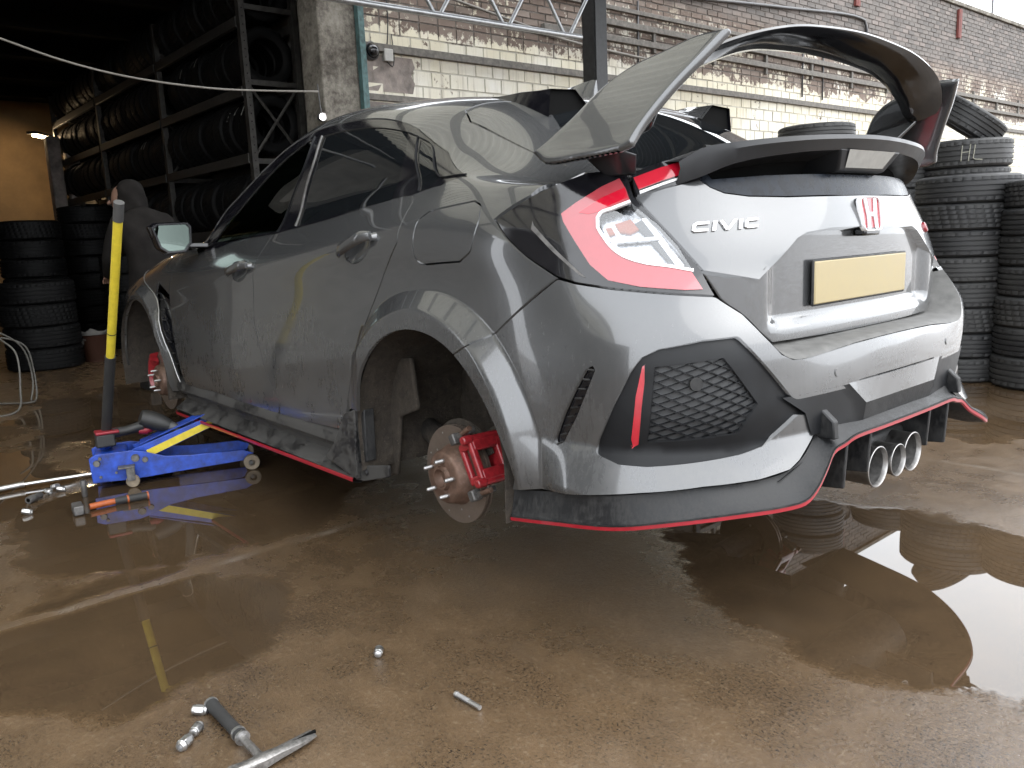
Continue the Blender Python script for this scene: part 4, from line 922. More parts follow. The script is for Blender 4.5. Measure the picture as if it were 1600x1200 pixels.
for y,zb in ((.306,.280),(.18,.296),(-.18,.296),(-.306,.280)):
    g=G();g.prism([(-1.0,y-.006,.414),(-.992,y-.006,zb),(-.72,y-.006,zb-.03),(-.70,y-.006,.36)],(0,.012,0));g.build('strake','black_plastic',dif,bev=.003)
exh=empty('exhaust',parent=car)
for y,r,x,z in ((.105,.058,-.985,.292),(0,.047,-.992,.290),(-.105,.058,-.985,.292)):
    prof=[(.0,r*.90),(.0,r),(.006,r*1.02),(.012,r),(.20,r),(.20,r*.90),(.12,r*.5),(.12,0)] if False else None
    g=G();g.lathe([(.16,r*.94),(.012,r*.94),(.003,r),(0,r*.99),(-.001,r*.95),(.004,r*.90),(.03,r*.89)],'x',40);o=g.build('exhaust_tip','steel',exh,smooth=40,loc=(x,y,z))
    g=G();g.lathe([(.012,r*.885),(.10,r*.86),(.10,0)],'x',32);g.build('exhaust_bore','dull_steel',o,smooth=40)
g=G();g.box((-.80,0,.33),(.25,.42,.05));g.build('exhaust_shroud','black_plastic',exh,bev=.02,seg=3)
g=G();g.cyl((-.75,.45,.30),(-.75,-.45,.30),.10,n=28);g.build('silencer','dull_steel',exh,smooth=40)
# ---- tailgate ----
tg=empty('tailgate',parent=car)
win_low=[(37.2427, 1.0722), (35.6527, 1.0526), (33.456, 1.0374), (29.2028, 1.0278), (21.5407, 1.0237), (10.3373, 1.0247)]
tu=[(47.2478, 1.0354), (42.6362, 1.0552), (37.2427, 1.0722), (35.6527, 1.0526), (33.456, 1.0374), (29.2028, 1.0278), (21.5407, 1.0237), (10.3373, 1.0247)]+[(6,1.025),(0,1.026),(0,.938),(6,.938)]+[(12.6418, 0.9384), (18.9337, 0.9303), (21.3027, 0.9174), (29.856, 0.8235), (38.3919, 0.8531), (42.3226, 0.937)]
panel('tailgate_skin',SB,symB(tu),'paint',tg,res=.018,lip=.03)
tl=[(0.6329, 0.8488), (0.5921, 0.7854), (0.5347, 0.7347), (0.4414, 0.6642)]+[(.30,.664),(.15,.662),(0,.662),(0,.965),(.30,.965),(.36,.925),(.5,.835),(.58,.838)]
tl=rot0(tl);P,F,N=cut(ST,[p for p in tl]+[(-y,z) for y,z in tl[::-1] if abs(y)>.004],res=.017,lip=.01)
mesh('tailgate_lower',P,F,'paint',tg,normals=N)
panel('lower_window',SB,symB(win_low+[(6,1.023),(0,1.024),(0,1.085),(14,1.085),(25,1.082),(35,1.075)]+[(36.2462, 1.1003)]),'dusty_glass',tg,res=.03,off=-.004,lip=0)
# upper tailgate frame and rear window
gw=[(-.11,1.73),(-.105,1.52),(-.085,1.36),(-.06,1.29),(-.18,1.245),(-.36,1.22),(-.5,1.21),(-.6,1.24),(-.66,1.40),(-.68,1.73)]
band=[(-.085,1.73),(-.075,1.52),(-.04,1.36),(.02,1.265),(.10,1.195)]+shut+[(-.56,1.09),(-.68,1.02),(-.715,1.14),(-.715,1.73)]
P_=symA(gw)
panel('tailgate_frame',SAs,symA(band),'paint',tg,holes=[P_],res=.025)
panel('rear_window',SAs,P_,'privacy_glass',tg,res=.04,off=-.003,lip=0,gap=-.002)
# lettering: five raised letters
def letters():
    bl,br,tr,tl_=[np.array(p) for p in [(39.6148, 0.944), (28.8643, 0.9489), (28.4723, 0.9722), (39.1718, 0.9664)]]
    Cw=[(.30,.0),(.0+.08,0),(0,.10),(0,.90),(.08,1),(.30,1)]
    def C(x,w):
        a=[(x+w,1),(x+.045,1),(x,.80),(x,.20),(x+.045,0),(x+w,0),(x+w,.26),(x+.055,.26),(x+.045,.36),(x+.045,.64),(x+.055,.74),(x+w,.74)];return a
    def I(x,w): return [(x,0),(x+w,0),(x+w,1),(x,1)]
    def Vv(x,w): return [(x,1),(x+.050,1),(x+w/2,.22),(x+w-.050,1),(x+w,1),(x+w/2+.028,0),(x+w/2-.028,0)]
    for nm,p in (('letter_c',C(0,.225)),('letter_i',I(.285,.052)),('letter_v',Vv(.375,.27)),('letter_i',I(.685,.052)),('letter_c',C(.78,.22))):
        uv=[]
        for s,t in p:
            a=bl*(1-s)+br*s;b=tl_*(1-s)+tr*s;uv.append(tuple(a*(1-t)+b*t))
        P,F,N=cut(SB,uv,sc=SCB,res=.004,off=.005,gap=0,lip=.006);mesh(nm,P,F,'white_badge',tg,normals=None,smooth=40)
letters()
# emblem: rounded bright rim, red field, bright H
def emblem(p0,h,w,nrm):
    n=Vector(nrm).normalized();yv=Vector((0,1,0));u=yv;v=n.cross(u)*-1 if n.cross(u).z<0 else n.cross(u)
    def pt(a,b,d): q=Vector(p0)+u*(a*w/2)+v*(b*h/2)+n*d;return tuple(q)
    def rr(sx,sy,r,taper,nn=6):
        P=[]
        for cx,cy,a0 in((sx-r,sy-r,0),(-(sx-r),sy-r,90),(-(sx-r),-(sy-r),180),(sx-r,-(sy-r),270)):
            for i in range(nn+1):
                a=rad(a0+90*i/nn);X=cx+r*math.cos(a);Y=cy+r*math.sin(a);P.append((X*(1+taper*Y),Y))
        return P
    e=empty('emblem',parent=tg)if False else None
    g=G();o1=rr(1,1,.42,.06);o2=rr(.90,.92,.36,.06)
    g.loft([[pt(a,b,-.004) for a,b in o1],[pt(a,b,.006) for a,b in o1],[pt(a*.97,b*.97,.009) for a,b in o1],[pt(a,b,.008) for a,b in o2],[pt(a,b,.003) for a,b in o2]],closed=True);em=g.build('emblem','white_badge',tg,smooth=40)
    g=G();f=[pt(a,b,.0035) for a,b in o2];g.add(f,[tuple(range(len(f)))]);g.build('emblem_field','badge_red',em)
    left=[(-.60,.88),(-.38,.88),(-.26,.08),(.26,.08),(.38,.88),(.60,.88),(.43,-.15),(.48,-.88),(.26,-.88),(.22,-.16),(-.22,-.16),(-.26,-.88),(-.48,-.88),(-.43,-.15)]
    P=[pt(a,b,.003) for a,b in left];g=G();g.prism(P,tuple(n*.005));g.build('emblem_letter','white_badge',em,bev=.0012)
pe=SB([(0,.972)])[0];emblem((pe[0]-.001,0,.972),.096,.116,(-1,0,.16))
# number plate (blank), handle camera pod, badge on the right
px_=ST([(0,.80)])[0][0];g=G();g.box((px_-.010,0,.800),(.006,.52,.112));npz=g.build('number_plate','plate_yellow',tg,bev=.004)
g=G();g.box((px_-.006,0,.800),(.008,.53,.122));g.build('plate_backing','black_plastic',tg,bev=.004)
g=G();g.box((-.880,0,.925),(.035,.085,.022));g.build('camera_pod','gloss_black',tg,bev=.006)
pb=SB([(-29,.925)])[0];nb=normals_of(SB,np.array([(-29,.925)]),SCB)[0];nb=nb if nb[0]<0 else -nb
g=G();g.cyl(pb-nb*.002,pb+nb*.008,.018,.015,10);g.build('side_badge','badge_red',tg,bev=.002)
# ---- rear lamps ----
lamp_poly=[(70.2634, 0.9996), (63.6838, 1.0537), (59.451, 1.0798), (54.5525, 1.1037), (49.4936, 1.1068), (48.3033, 1.093), (47.4375, 1.0387), (43.1343, 0.9542), (38.7247, 0.8594), (37.2059, 0.7975), (43.6891, 0.8091), (50.2997, 0.8228), (55.6777, 0.8379), (58.521, 0.8524), (64.1777, 0.9058), (67.9182, 0.9558)]
red_o=[(58.246, 1.0043), (56.059, 1.029), (52.2322, 1.0649), (49.5023, 1.0829), (48.543, 1.0553), (48.0181, 1.0283), (50.7337, 1.0119), (52.4888, 0.9995), (52.9343, 0.983), (51.6152, 0.9362), (49.8369, 0.9003), (46.8463, 0.8774), (43.0482, 0.8659), (40.0847, 0.8546), (38.772, 0.8122), (41.1729, 0.8129), (46.9356, 0.8242), (51.1634, 0.841), (53.6833, 0.8782), (56.2937, 0.944), (57.8774, 0.9853)]
red_h=[(55.4671, 1.0035), (52.182, 1.0365), (48.7394, 1.0586), (48.2851, 1.0332), (50.737, 1.0181), (52.4024, 1.0041), (54.0098, 0.9992)]
clr=[(52.4823, 0.9949), (50.7321, 1.0089), (47.9321, 1.0236), (43.9902, 0.9654), (41.5571, 0.9139), (39.8787, 0.8589), (43.0326, 0.8703), (46.5721, 0.8832), (49.5751, 0.9061), (51.3528, 0.9406), (52.6586, 0.9797)]
fil=[(62.9783, 0.9893), (62.7237, 0.9796), (58.7394, 0.9145), (54.2971, 0.8482), (55.2401, 0.8546), (59.5525, 0.9149), (63.1308, 0.9704)]
for side in (0,1):
    mk=(lambda p:[(-a,z) for a,z in p]) if side else (lambda p:p)
    lo=panel('rear_lamp',SB,mk(lamp_poly),'gloss_black',car,res=.02,off=-.002,lip=.02,gap=.001,holes=[mk(clr)])
    panel('lamp_lens',SB,mk(red_o),'sky_pale_lens',lo,res=.02,off=.0015,gap=0,lip=.004)
    panel('brake_lens',SB,mk(red_h),'red_lens',lo,res=.02,off=.003,gap=0,lip=.003)
    panel('lamp_bowl',SB,mk(clr),'lamp_silver',lo,res=.02,off=-.03,gap=-.004,lip=0)
    panel('clear_lens',SB,mk(clr),'lens_clear',lo,res=.03,off=-.001,gap=.0005,lip=0)
    q=spl([(a,b,0) for a,b in [(47.9297, 1.0251), (50.5379, 1.0102), (52.4844, 0.9964), (52.8449, 0.9798), (51.4423, 0.9346), (49.6599, 0.9032), (46.5778, 0.8802), (43.0378, 0.8688), (39.8066, 0.8559)]],50);uv=np.array([(-a if side else a,b) for a,b,_ in q]);P=SB(uv);N=normals_of(SB,uv,SCB);N[(P*N*[1,1,0]).sum(1)<0]*=-1;T=np.gradient(P,axis=0);T/=np.linalg.norm(T,axis=1)[:,None];Bn=np.cross(N,T)*.0045;g=G();g.loft([[tuple(v) for v in P-Bn-N*.004],[tuple(v) for v in P-Bn*.8+N*.004],[tuple(v) for v in P+Bn*.8+N*.004],[tuple(v) for v in P+Bn-N*.004]]);g.build('light_guide','white_badge',lo,smooth=40)
    panel('lamp_trim',SB,mk(fil),'dull_steel',lo,res=.02,off=.001,gap=0,lip=.002)
    for pl,m_,of in (([(47.3663, 0.9786), (46.2549, 0.9884), (43.5374, 0.9228), (44.1782, 0.9143)],'gloss_black',-.018),([(46.2541, 0.9899), (45.6037, 0.9925), (42.7374, 0.9252), (43.363, 0.9227)],'chrome',-.016),([(44.9166, 0.9284), (44.2725, 0.9354), (41.4999, 0.8884), (41.9019, 0.8739), (42.8948, 0.8865)],'gloss_black',-.018),([(44.1107, 0.9338), (43.4847, 0.9363), (40.6889, 0.8744), (41.736, 0.8723)],'chrome',-.016),([(50.2573, 0.9808), (47.9801, 0.9913), (46.6702, 0.9674), (48.0284, 0.9563), (49.5469, 0.9605)],'orange_bulb',-.02),([(51.7191, 0.9713), (50.8121, 0.9721), (50.2602, 0.9565), (51.1652, 0.9526)],'orange_bulb',-.02),([(50.2648, 0.9398), (44.0721, 0.9443), (43.9157, 0.9366), (50.0973, 0.9306)],'white_badge',-.012)):
        panel('lamp_reflector',SB,mk(pl),m_,lo,res=.02,off=of,gap=0,lip=.01)
# inner lamps on the tailgate
il=[(47.8041, 1.0973), (43.278, 1.1204), (38.3761, 1.1357), (36.6886, 1.1456), (36.9906, 1.0658), (41.6487, 1.0576), (46.9598, 1.0383), (47.4037, 1.0558)]
ilr=[(47.35, 1.0826), (43.3624, 1.103), (39.2284, 1.1193), (39.2527, 1.0891), (43.017, 1.0727), (46.6473, 1.0536)]
ilw=[(46.5559, 1.0489), (43.049, 1.0665), (39.9249, 1.0801), (39.969, 1.0753), (42.9771, 1.0617), (46.4783, 1.0426)]
for side in (0,1):
    mk=(lambda p:[(-a,z) for a,z in p]) if side else (lambda p:p)
    lo=panel('tailgate_lamp',SB,mk(il),'gloss_black',tg,res=.02,off=-.001,lip=.03)
    panel('brake_lens',SB,mk(ilr),'red_lens',lo,res=.02,off=.002,gap=0,lip=.004)
    panel('lamp_trim',SB,mk(ilw),'white_badge',lo,res=.02,off=.002,gap=0,lip=.003)
# ---- mid spoiler across the rear window ----
def msp():
    st=[ # y, leading(x,z), top trailing(x,z), bottom trailing(x,z), under(x,z)
    (.605,(-.60,1.092),(-.705,1.115),(-.695,1.06),(-.66,1.05)),
    (.572,(-.60,1.10),(-.752,1.143),(-.740,1.075),(-.69,1.065)),
    (.50,(-.61,1.108),(-.806,1.155),(-.792,1.105),(-.72,1.088)),
    (.35,(-.63,1.12),(-.868,1.167),(-.852,1.127),(-.77,1.108)),
    (.17,(-.65,1.128),(-.898,1.175),(-.882,1.138),(-.80,1.117)),
    (0,(-.66,1.13),(-.907,1.178),(-.891,1.141),(-.81,1.120))]
    rows=[]
    full_=st+[(-a,b,c,d,e) for a,b,c,d,e in st[::-1][1:]]
    for k in (1,2,3,4):
        rows.append(spl([(q[k][0],q[0],q[k][1]) for q in full_],70))
    tm=[(a[0]*.45+b[0]*.55,a[1],a[2]*.45+b[2]*.55+.012) for a,b in zip(rows[0],rows[1])]
    te=[(a[0]-.004,a[1],a[2]*.7+b[2]*.3) for a,b in zip(rows[1],rows[2])]
    g=G();g.loft([rows[0],tm,rows[1],te,rows[2],rows[3]]);o=g.build('mid_spoiler','dark_reflection_trim',tg,smooth=35)
    g=G();g.loft([rows[3],[(x+.03,y*.98,z-.03) for x,y,z in rows[3]],[(x+.05,y*.97,1.02) for x,y,z in rows[3]]]);g.build('spoiler_base','dark_cavity',o,smooth=40);return o
ms=msp()
g=G();p=[(-.888,.17,1.142),(-.888,-.17,1.142),(-.860,-.13,1.088),(-.860,.13,1.088)];q=[(-.74,.20,1.12),(-.74,-.20,1.12),(-.76,-.15,1.07),(-.76,.15,1.07)]
g.loft([p,q],closed=True,capends=True);hb=g.build('high_brake_lamp','satin_black',ms,bev=.006)
g=G();g.add([(-.8905,.13,1.140),(-.8905,-.13,1.140),(-.866,-.105,1.096),(-.866,.105,1.096)],[(0,1,2,3)]);g.build('brake_lens','brake_lamp_grey',hb)
# ---- rear wing ----
wing=empty('rear_wing',parent=car)
epo=[(-0.3883, 0.7961, 1.1632), (-0.4549, 0.8168, 1.1358), (-0.5773, 0.8168, 1.1358), (-0.7142, 0.8123, 1.1418), (-0.7277, 0.8059, 1.1502), (-0.7365, 0.783, 1.1805), (-0.779, 0.7224, 1.2605), (-0.8257, 0.6685, 1.3317), (-0.8597, 0.6244, 1.3899), (-0.7739, 0.622, 1.3931), (-0.6933, 0.6366, 1.3738), (-0.609, 0.6535, 1.3515), (-0.55, 0.6815, 1.3145), (-0.4894, 0.7349, 1.2441), (-0.4333, 0.7718, 1.1952)]
def endplate():
    q=[(p[0],p[2],0) for p in epo];e1=spl(q[0:4],22)[:-1];e2=spl(q[4:9],30)[:-1];e3=spl(q[8:]+q[:1],40)[:-1];pl=np.array(rounded([(a,b) for a,b,_ in [q[0]]+e1[1:]+e2+e3],.012,4))
    def SP(uv):
        x,z=uv[:,0],uv[:,1];y=.80-.757*(z-1.158)+.05*np.maximum(0,1.19-z)**1.2+.012*np.sin(np.clip((z-1.15)/.24,0,1)*math.pi);return np.stack([x,y,z],1)
    pd=dens(pl,.009);ft=[]
    for q_ in (.0018,.0045,.0085,.013): l_=shrink(pd,q_);ft.append([tuple(v) for v in l_]+[tuple(l_[0])])
    P,F,N=cut(SP,pl,res=.012,gap=0,lip=0,feat=ft)
    nb=np.array([0,.797,.603]);N[(N@nb)<0]*=-1
    th=.024
    # rounded edges: pull the rim in
    rim=np.array(dens(pl,.0015))
    uv=P[:,[0,2]];d=np.full(len(uv),9.)
    for i in range(0,len(rim),300): d=np.minimum(d,np.sqrt(((uv[:,None]-rim[None,i:i+300])**2).sum(2)).min(1))
    d=np.where(d<.0007,0,d);k=np.sqrt(np.clip(1-(1-np.clip(d/.011,0,1))**2,0,1))*th/2
    n=len(P);V=np.vstack([P+N*k[:,None]-N*th/2,P-N*k[:,None]-N*th/2]);FF=[tuple(f) for f in F]
    if np.dot(np.cross(P[FF[0][1]]-P[FF[0][0]],P[FF[0][2]]-P[FF[0][0]]),nb)<0: FF=[f[::-1] for f in FF]
    FF=FF+[tuple(i+n for i in f[::-1]) for f in FF]
    o=mesh('end_plate',V,FF,'paint',wing,smooth=True)
    bm=bmesh.new();bm.from_mesh(o.data);bmesh.ops.remove_doubles(bm,verts=bm.verts,dist=.0006);bmesh.ops.recalc_face_normals(bm,faces=bm.faces);bm.to_mesh(o.data);bm.free();o.data.shade_smooth()
    mirrored(o)
    # foot joining the plate to the tailgate, and the winglet inside the plate
    g=G();a=[(-.52,.70,1.135),(-.66,.70,1.135),(-.62,.655,1.09),(-.53,.65,1.09)];b=[(-.53,.775,1.148),(-.66,.78,1.148),(-.60,.70,1.09),(-.55,.70,1.09)]
    g.loft([a,b],closed=True,capends=True);f=g.build('wing_foot','dark_reflection_trim',wing,bev=.010,seg=3);mirrored(f)
    g=G();q=[(-.45,.715,1.235),(-.60,.685,1.265),(-.715,.655,1.280),(-.645,.625,1.205),(-.50,.62,1.165)];g.prism(q,(.004,.010,-.012));f=g.build('winglet','paint',wing,bev=.004);mirrored(f)
endplate()
def wing_blade():
    st=[(.680,(-.780,1.300),(-.668,1.288)),(.662,(-.790,1.315),(-.670,1.294)),(.635,(-.802,1.338),(-.674,1.304)),(.59,(-.815,1.363),(-.682,1.327)),(.53,(-.830,1.383),(-.690,1.350)),(.44,(-.842,1.406),(-.696,1.381)),(.32,(-.849,1.428),(-.70,1.406)),(.18,(-.851,1.441),(-.70,1.419)),(0,(-.852,1.448),(-.70,1.425))]
    st=st+[(-a,b,c) for a,b,c in st[::-1][1:]]
    te=spl([(b[0],a,b[1]) for a,b,c in st],110);le=spl([(c[0],a,c[1]) for a,b,c in st],110);T=np.gradient((np.array(te)+np.array(le))/2,axis=0)
    rows=[];prof=[(0,.0),(.02,.006),(.25,.012),(.5,.016),(.75,.016),(.92,.011),(1,0),(.92,-.011),(.75,-.018),(.5,-.018),(.25,-.010),(.02,-.002)]
    for a,b,t in zip(te,le,T):
        a=np.array(a);b=np.array(b);ch=b-a;n=np.cross(ch,t);n/=np.linalg.norm(n);n=n if n[2]>0 or abs(n[2])<.0 else -n
        rows.append([tuple(a+ch*s+n*h) for s,h in prof])
    g=G();g.loft(rows,closed=True,capends=True);return g.build('wing_blade','gloss_black',wing,smooth=50)
wing_blade()
# ---- roof fins, aerial, wiper ----
def vg(k):
    # tapering roof-end fin: painted top and outer flank, open dark face to the rear
    st=[(.16,1.235,1.34,.0),(.10,1.238,1.37,.008),(.02,1.242,1.40,.024),(-.06,1.246,1.42,.044),(-.112,1.25,1.43,.058)];top=[];out=[];inn=[]
    for x,s0,s1,h in st:
        a=SA([(max(x,-.10),s0)])[0];b=SA([(max(x,-.10),s1)])[0];zt=max(a[2],b[2]-.015)+h
        out.append((x,a[1]*k,a[2]-.004));top.append((x,(a[1]*.94+b[1]*.06)*k,zt));inn.append((x,(a[1]*.35+b[1]*.65)*k,zt+.006*(h>0)))
    bas=[(x,SA([(max(x,-.10),s1)])[0][1]*k,SA([(max(x,-.10),s1)])[0][2]-.004) for x,s0,s1,h in st]
    g=G();g.loft([top,inn,bas]);o=g.build('vortex_fin','paint',car,smooth=50);g=G();g.loft([out,top]);g.build('fin_flank','gloss_black',o,smooth=50)
    g=G();q=[out[-1],top[-1],inn[-1],bas[-1]];c=[(x+.012,y*.995,z) for x,y,z in q];g.add(c,[(0,1,2,3)]);g.build('fin_rear_face','dark_cavity',o)
vg(1);vg(-1)
rows=[]
for x,h,w in ((.50,.000,.012),(.40,.016,.028),(.30,.040,.034),(.20,.060,.030),(.15,.068,.022),(.135,.066,.014)):
    z0=SA([(x,1.73)])[0][2]-.006;rows.append([(x,-w,z0),(x,-w*.6,z0+h*.6),(x-.004,-w*.15,z0+h),(x-.004,w*.15,z0+h),(x,w*.6,z0+h*.6),(x,w,z0)])
g=G();g.loft(rows,capends=True);g.build('aerial_fin','paint',car,smooth=40)
g=G();a=[SA([u])[0]+np.array([0,0,.022]) for u in ((-.60,1.30),(-.56,1.38),(-.52,1.5),(-.50,1.62))];g.tube([tuple(p) for p in spl(a,16)],[.009]*16,8)
b=[SA([u])[0]+np.array([0,0,.03]) for u in ((-.54,1.45),(-.60,1.6),(-.66,1.73))];g.tube([tuple(p) for p in spl(b,10)],.011,8)
g.build('wiper','black_plastic',tg,smooth=40)
# ---- door mirror ----
mo=[(1.9, 1.044, 1.0619), (1.9, 1.0199, 1.0783), (1.9, 0.8827, 1.0808), (1.9, 0.8671, 1.063), (1.9, 0.8727, 0.9872), (1.9, 0.9033, 0.9505), (1.9, 0.9819, 0.9454), (1.9, 1.0158, 0.9699)]
def mirror_(side):
    k=-1 if side else 1;P=[(x,y*k,z) for x,y,z in mo];c=np.mean(P,0)
    def ring(s,dx): return [tuple(c+(np.array(p)-c)*s+[dx,0,0]) for p in P]
    g=G();g.loft([ring(.86,.004),ring(.90,-.006),ring(1.0,-.006),ring(1.08,.015),ring(1.06,.05),ring(.85,.10),ring(.45,.13)],closed=True,capends=True);o=g.build('door_mirror','gloss_black',car,smooth=45)
    q=ring(.87,-.001);g=G();g.add(q,[tuple(range(len(q)))]);g.build('mirror_glass','mirror_glass',o)
    b=SA([(1.95,.79)])[0];g=G();g.loft([[(1.98,.80*k,.96),(1.88,.80*k,.965),(1.88,.80*k,.985),(1.98,.80*k,.985)],[(1.97,.90*k,.97),(1.92,.90*k,.97),(1.92,.90*k,.99),(1.97,.90*k,.99)]],closed=True,capends=True);g.build('mirror_arm','gloss_black',o,bev=.004)
mirror_(0);mirror_(1)
# ---- cabin ----
cab=empty('cabin',parent=car)
g=G();g.box((1.25,0,.52),(1.5,1.44,.30));g.build('cabin_floor','seat_cloth',cab)
for y in (.36,-.36):
    g=G();g.box((1.25,y,.72),(.50,.48,.16));g.build('seat_cushion','seat_red',cab,bev=.05,seg=3)
    g=G();g.box((1.00,y,1.02),(.14,.46,.62),rot=Matrix.Rotation(-.25,3,'Y'));g.box((.90,y,1.33),(.10,.24,.16));g.build('seat_back','seat_cloth',cab,bev=.05,seg=3)
g=G();g.box((1.85,0,.86),(.35,1.40,.20));g.build('dashboard','seat_cloth',cab,bev=.05,seg=3)
g=G();g.box((.25,0,1.0),(.2,.96,.5),rot=Matrix.Rotation(-.3,3,'Y'));g.build('rear_bench','seat_cloth',cab,bev=.05,seg=3)
# ---- underbody, wheel arches ----
ub=G();ub.box((1.35,0,.27),(1.75,1.62,.10));ub.box((-.50,0,.32),(.7,1.1,.06));ub.box((2.9,0,.27),(1.1,1.1,.10));ub.box((1.3,0,.24),(2.6,.3,.12));ub.build('underbody','liner',car,bev=.01)
def liner(cx,r,side,y0=.50,y1=.928):
    k=-1 if side else 1;g=G();A=[-8+ (196)*i/40 for i in range(41)];rows=[]
    for y in np.linspace(y1,y0,8):
        row=[]
        for i,a in enumerate(A):
            q=r+.006*math.sin(a*.35)*(y<.80)+.004*random.uniform(-1,1)*(y<.80);zz=.33+q*math.sin(rad(a));xx=cx+q*math.cos(rad(a))
            row.append((xx,k*y,zz))
        row=[(row[0][0],k*y,.20)]+row+[(row[-1][0],k*y,.20)];rows.append(row)
    g.loft(rows);n=len(rows[-1]);lst=rows[-1];g.add([(cx,k*y0,.2)]+lst,[(0,i,i+1) for i in range(1,n)]);return g.build('arch_liner','liner',car,smooth=True)
for s_ in (0,1):
    liner(0,.379,s_);liner(2.699,.379,s_)
# hanging flap of the front half of the rear liner
P=[(0.5141, 0.8, 0.5548), (0.2362, 0.8, 0.5785), (0.2109, 0.8, 0.4114), (0.3232, 0.8, 0.3698), (0.345, 0.8, 0.2589), (0.3699, 0.8, 0.1584), (0.4261, 0.8, 0.1401), (0.5642, 0.8, 0.1197), (0.569, 0.8, 0.3633)]
g=G();g.prism(P,(0,-.02,0));g.build('liner_flap','liner',car,bev=.008)
# ---- brakes and hubs ----
def disc_hub(cx,cy,cz,R_,k,front):
    h=empty('hub',(cx,cy*k,cz),parent=car)
    d=G();m=.085;y0=-.050
    d.lathe([(y0-.024,m*.9),(y0-.024,R_),(y0-.016,R_),(y0-.016,R_*.96),(y0-.008,R_*.96),(y0-.008,R_),(y0,R_),(y0,m)],'y',72)
    o=d.build('brake_disc','disc_face',h,smooth=35)
    for i in range(10):
        a=i*math.pi*2/10+.2
        for q,rr in ((0,.62),(1,.72),(2,.83),(3,.93)):
            pass
    g=G();g.lathe([(y0-.001,m+.012),(y0+.004,m+.008),(-.010,m-.002),(-.004,m-.006),(0,m-.014),(0,.040),(.004,.038),(.012,.036),(.012,.029),(-.004,.027),(-.012,.020),(-.012,0)],'y',56);b=g.build('disc_bell','rusty_iron',o,smooth=35)
    g=G()
    for i in range(8):
        a=rad(20+i*45);g.cyl((math.cos(a)*R_*.88,y0-.001,math.sin(a)*R_*.88),(math.cos(a)*R_*.88,y0+.0008,math.sin(a)*R_*.88),.0032,n=8)
        g.cyl((math.cos(a+.25)*R_*.72,y0-.001,math.sin(a+.25)*R_*.72),(math.cos(a+.25)*R_*.72,y0+.0008,math.sin(a+.25)*R_*.72),.0032,n=8)
    g.build('disc_drilling','zinc',o)
    for i in range(5):
        a=rad(100+72*i);x,z=.057*math.cos(a),.057*math.sin(a)
        g=G();g.cyl((x,-.002,z),(x,.030,z),.0062,n=14);g.cyl((x,.030,z),(x,.034,z),.0062,.0045,n=14)
        for q in range(9): g.lathe([(.006+q*.0026,.0062),(.0073+q*.0026,.0068),(.0086+q*.0026,.0062)],'y',12,(x,0,z))
        g.build('wheel_stud','zinc',h,smooth=40)
    if k<0:
        for ch in list(h.children): ch.scale=(1,-1,1)
    g=G();g.cyl((0,-.05*k,0),(0,-.30*k,0),.055,.045,20);g.build('knuckle','dull_steel',h,smooth=40)
    return h
hubs=[]
for cx,cz in ((.003,.236),(2.698,.253)):
    for k in (1,-1):
        hubs.append(disc_hub(cx,.860,cz,.155 if cx<1 else .170,k,cx>1))
def caliper(h,ang,k,R_):
    """floating rear caliper: red bridge with a window, two arms, dark carrier ends"""
    c=empty('caliper',(0,0,0),parent=None);c.parent=h;c.rotation_euler=(0,-rad(ang),0)
    g=G();r=R_-.012
    def pt(ra,t,y): return (ra,y*k,t)          # radial along +x, tangential z
    # outer claw with centre window (toward +y): frame of four bars
    y1=-.018
    g.box(pt(r-.020,.0,y1),(.020,.020,.125));g.box(pt(r+.028,0,y1),(.022,.022,.125))
    for t in (-.052,.052): g.box(pt(r+.004,t,y1),(.060,.022,.026))
    [g.box(pt(r+.031,t,-.060),(.020,.09,.036)) for t in (-.046,.046)];g.box(pt(r-.002,0,-.115),(.070,.035,.120));g.box(pt(r+.033,0,-.112),(.016,.03,.12))
    g.build('caliper_body','caliper_red',c,bev=.007,seg=3)
    for t in (-.066,.066):
        g=G();g.cyl(pt(r+.030,t,-.125),pt(r+.030,t,.006),.011,n=18);g.cyl(pt(r+.030,t,-.02),pt(r+.030,t,.012),.015,.013,n=18);g.box(pt(r+.022,t*1.0,-.05),(.034,.10,.022));g.build('caliper_ear','caliper_red',c,bev=.004)
    for t in (-.092,.092):
        g=G();g.box(pt(r-.004,t,-.032),(.082,.030,.020));g.box(pt(r-.040,t*.97,-.020),(.028,.034,.034));g.build('pad_carrier','dull_steel',c,bev=.005)
        g=G();g.cyl(pt(r+.010,t,-.012),pt(r+.052,t*1.03,-.014),.0085,n=12);g.build('slide_pin','rusty_iron',c,smooth=40)
    return c
caliper(hubs[0],153,1,.155);caliper(hubs[1],153,-1,.155);
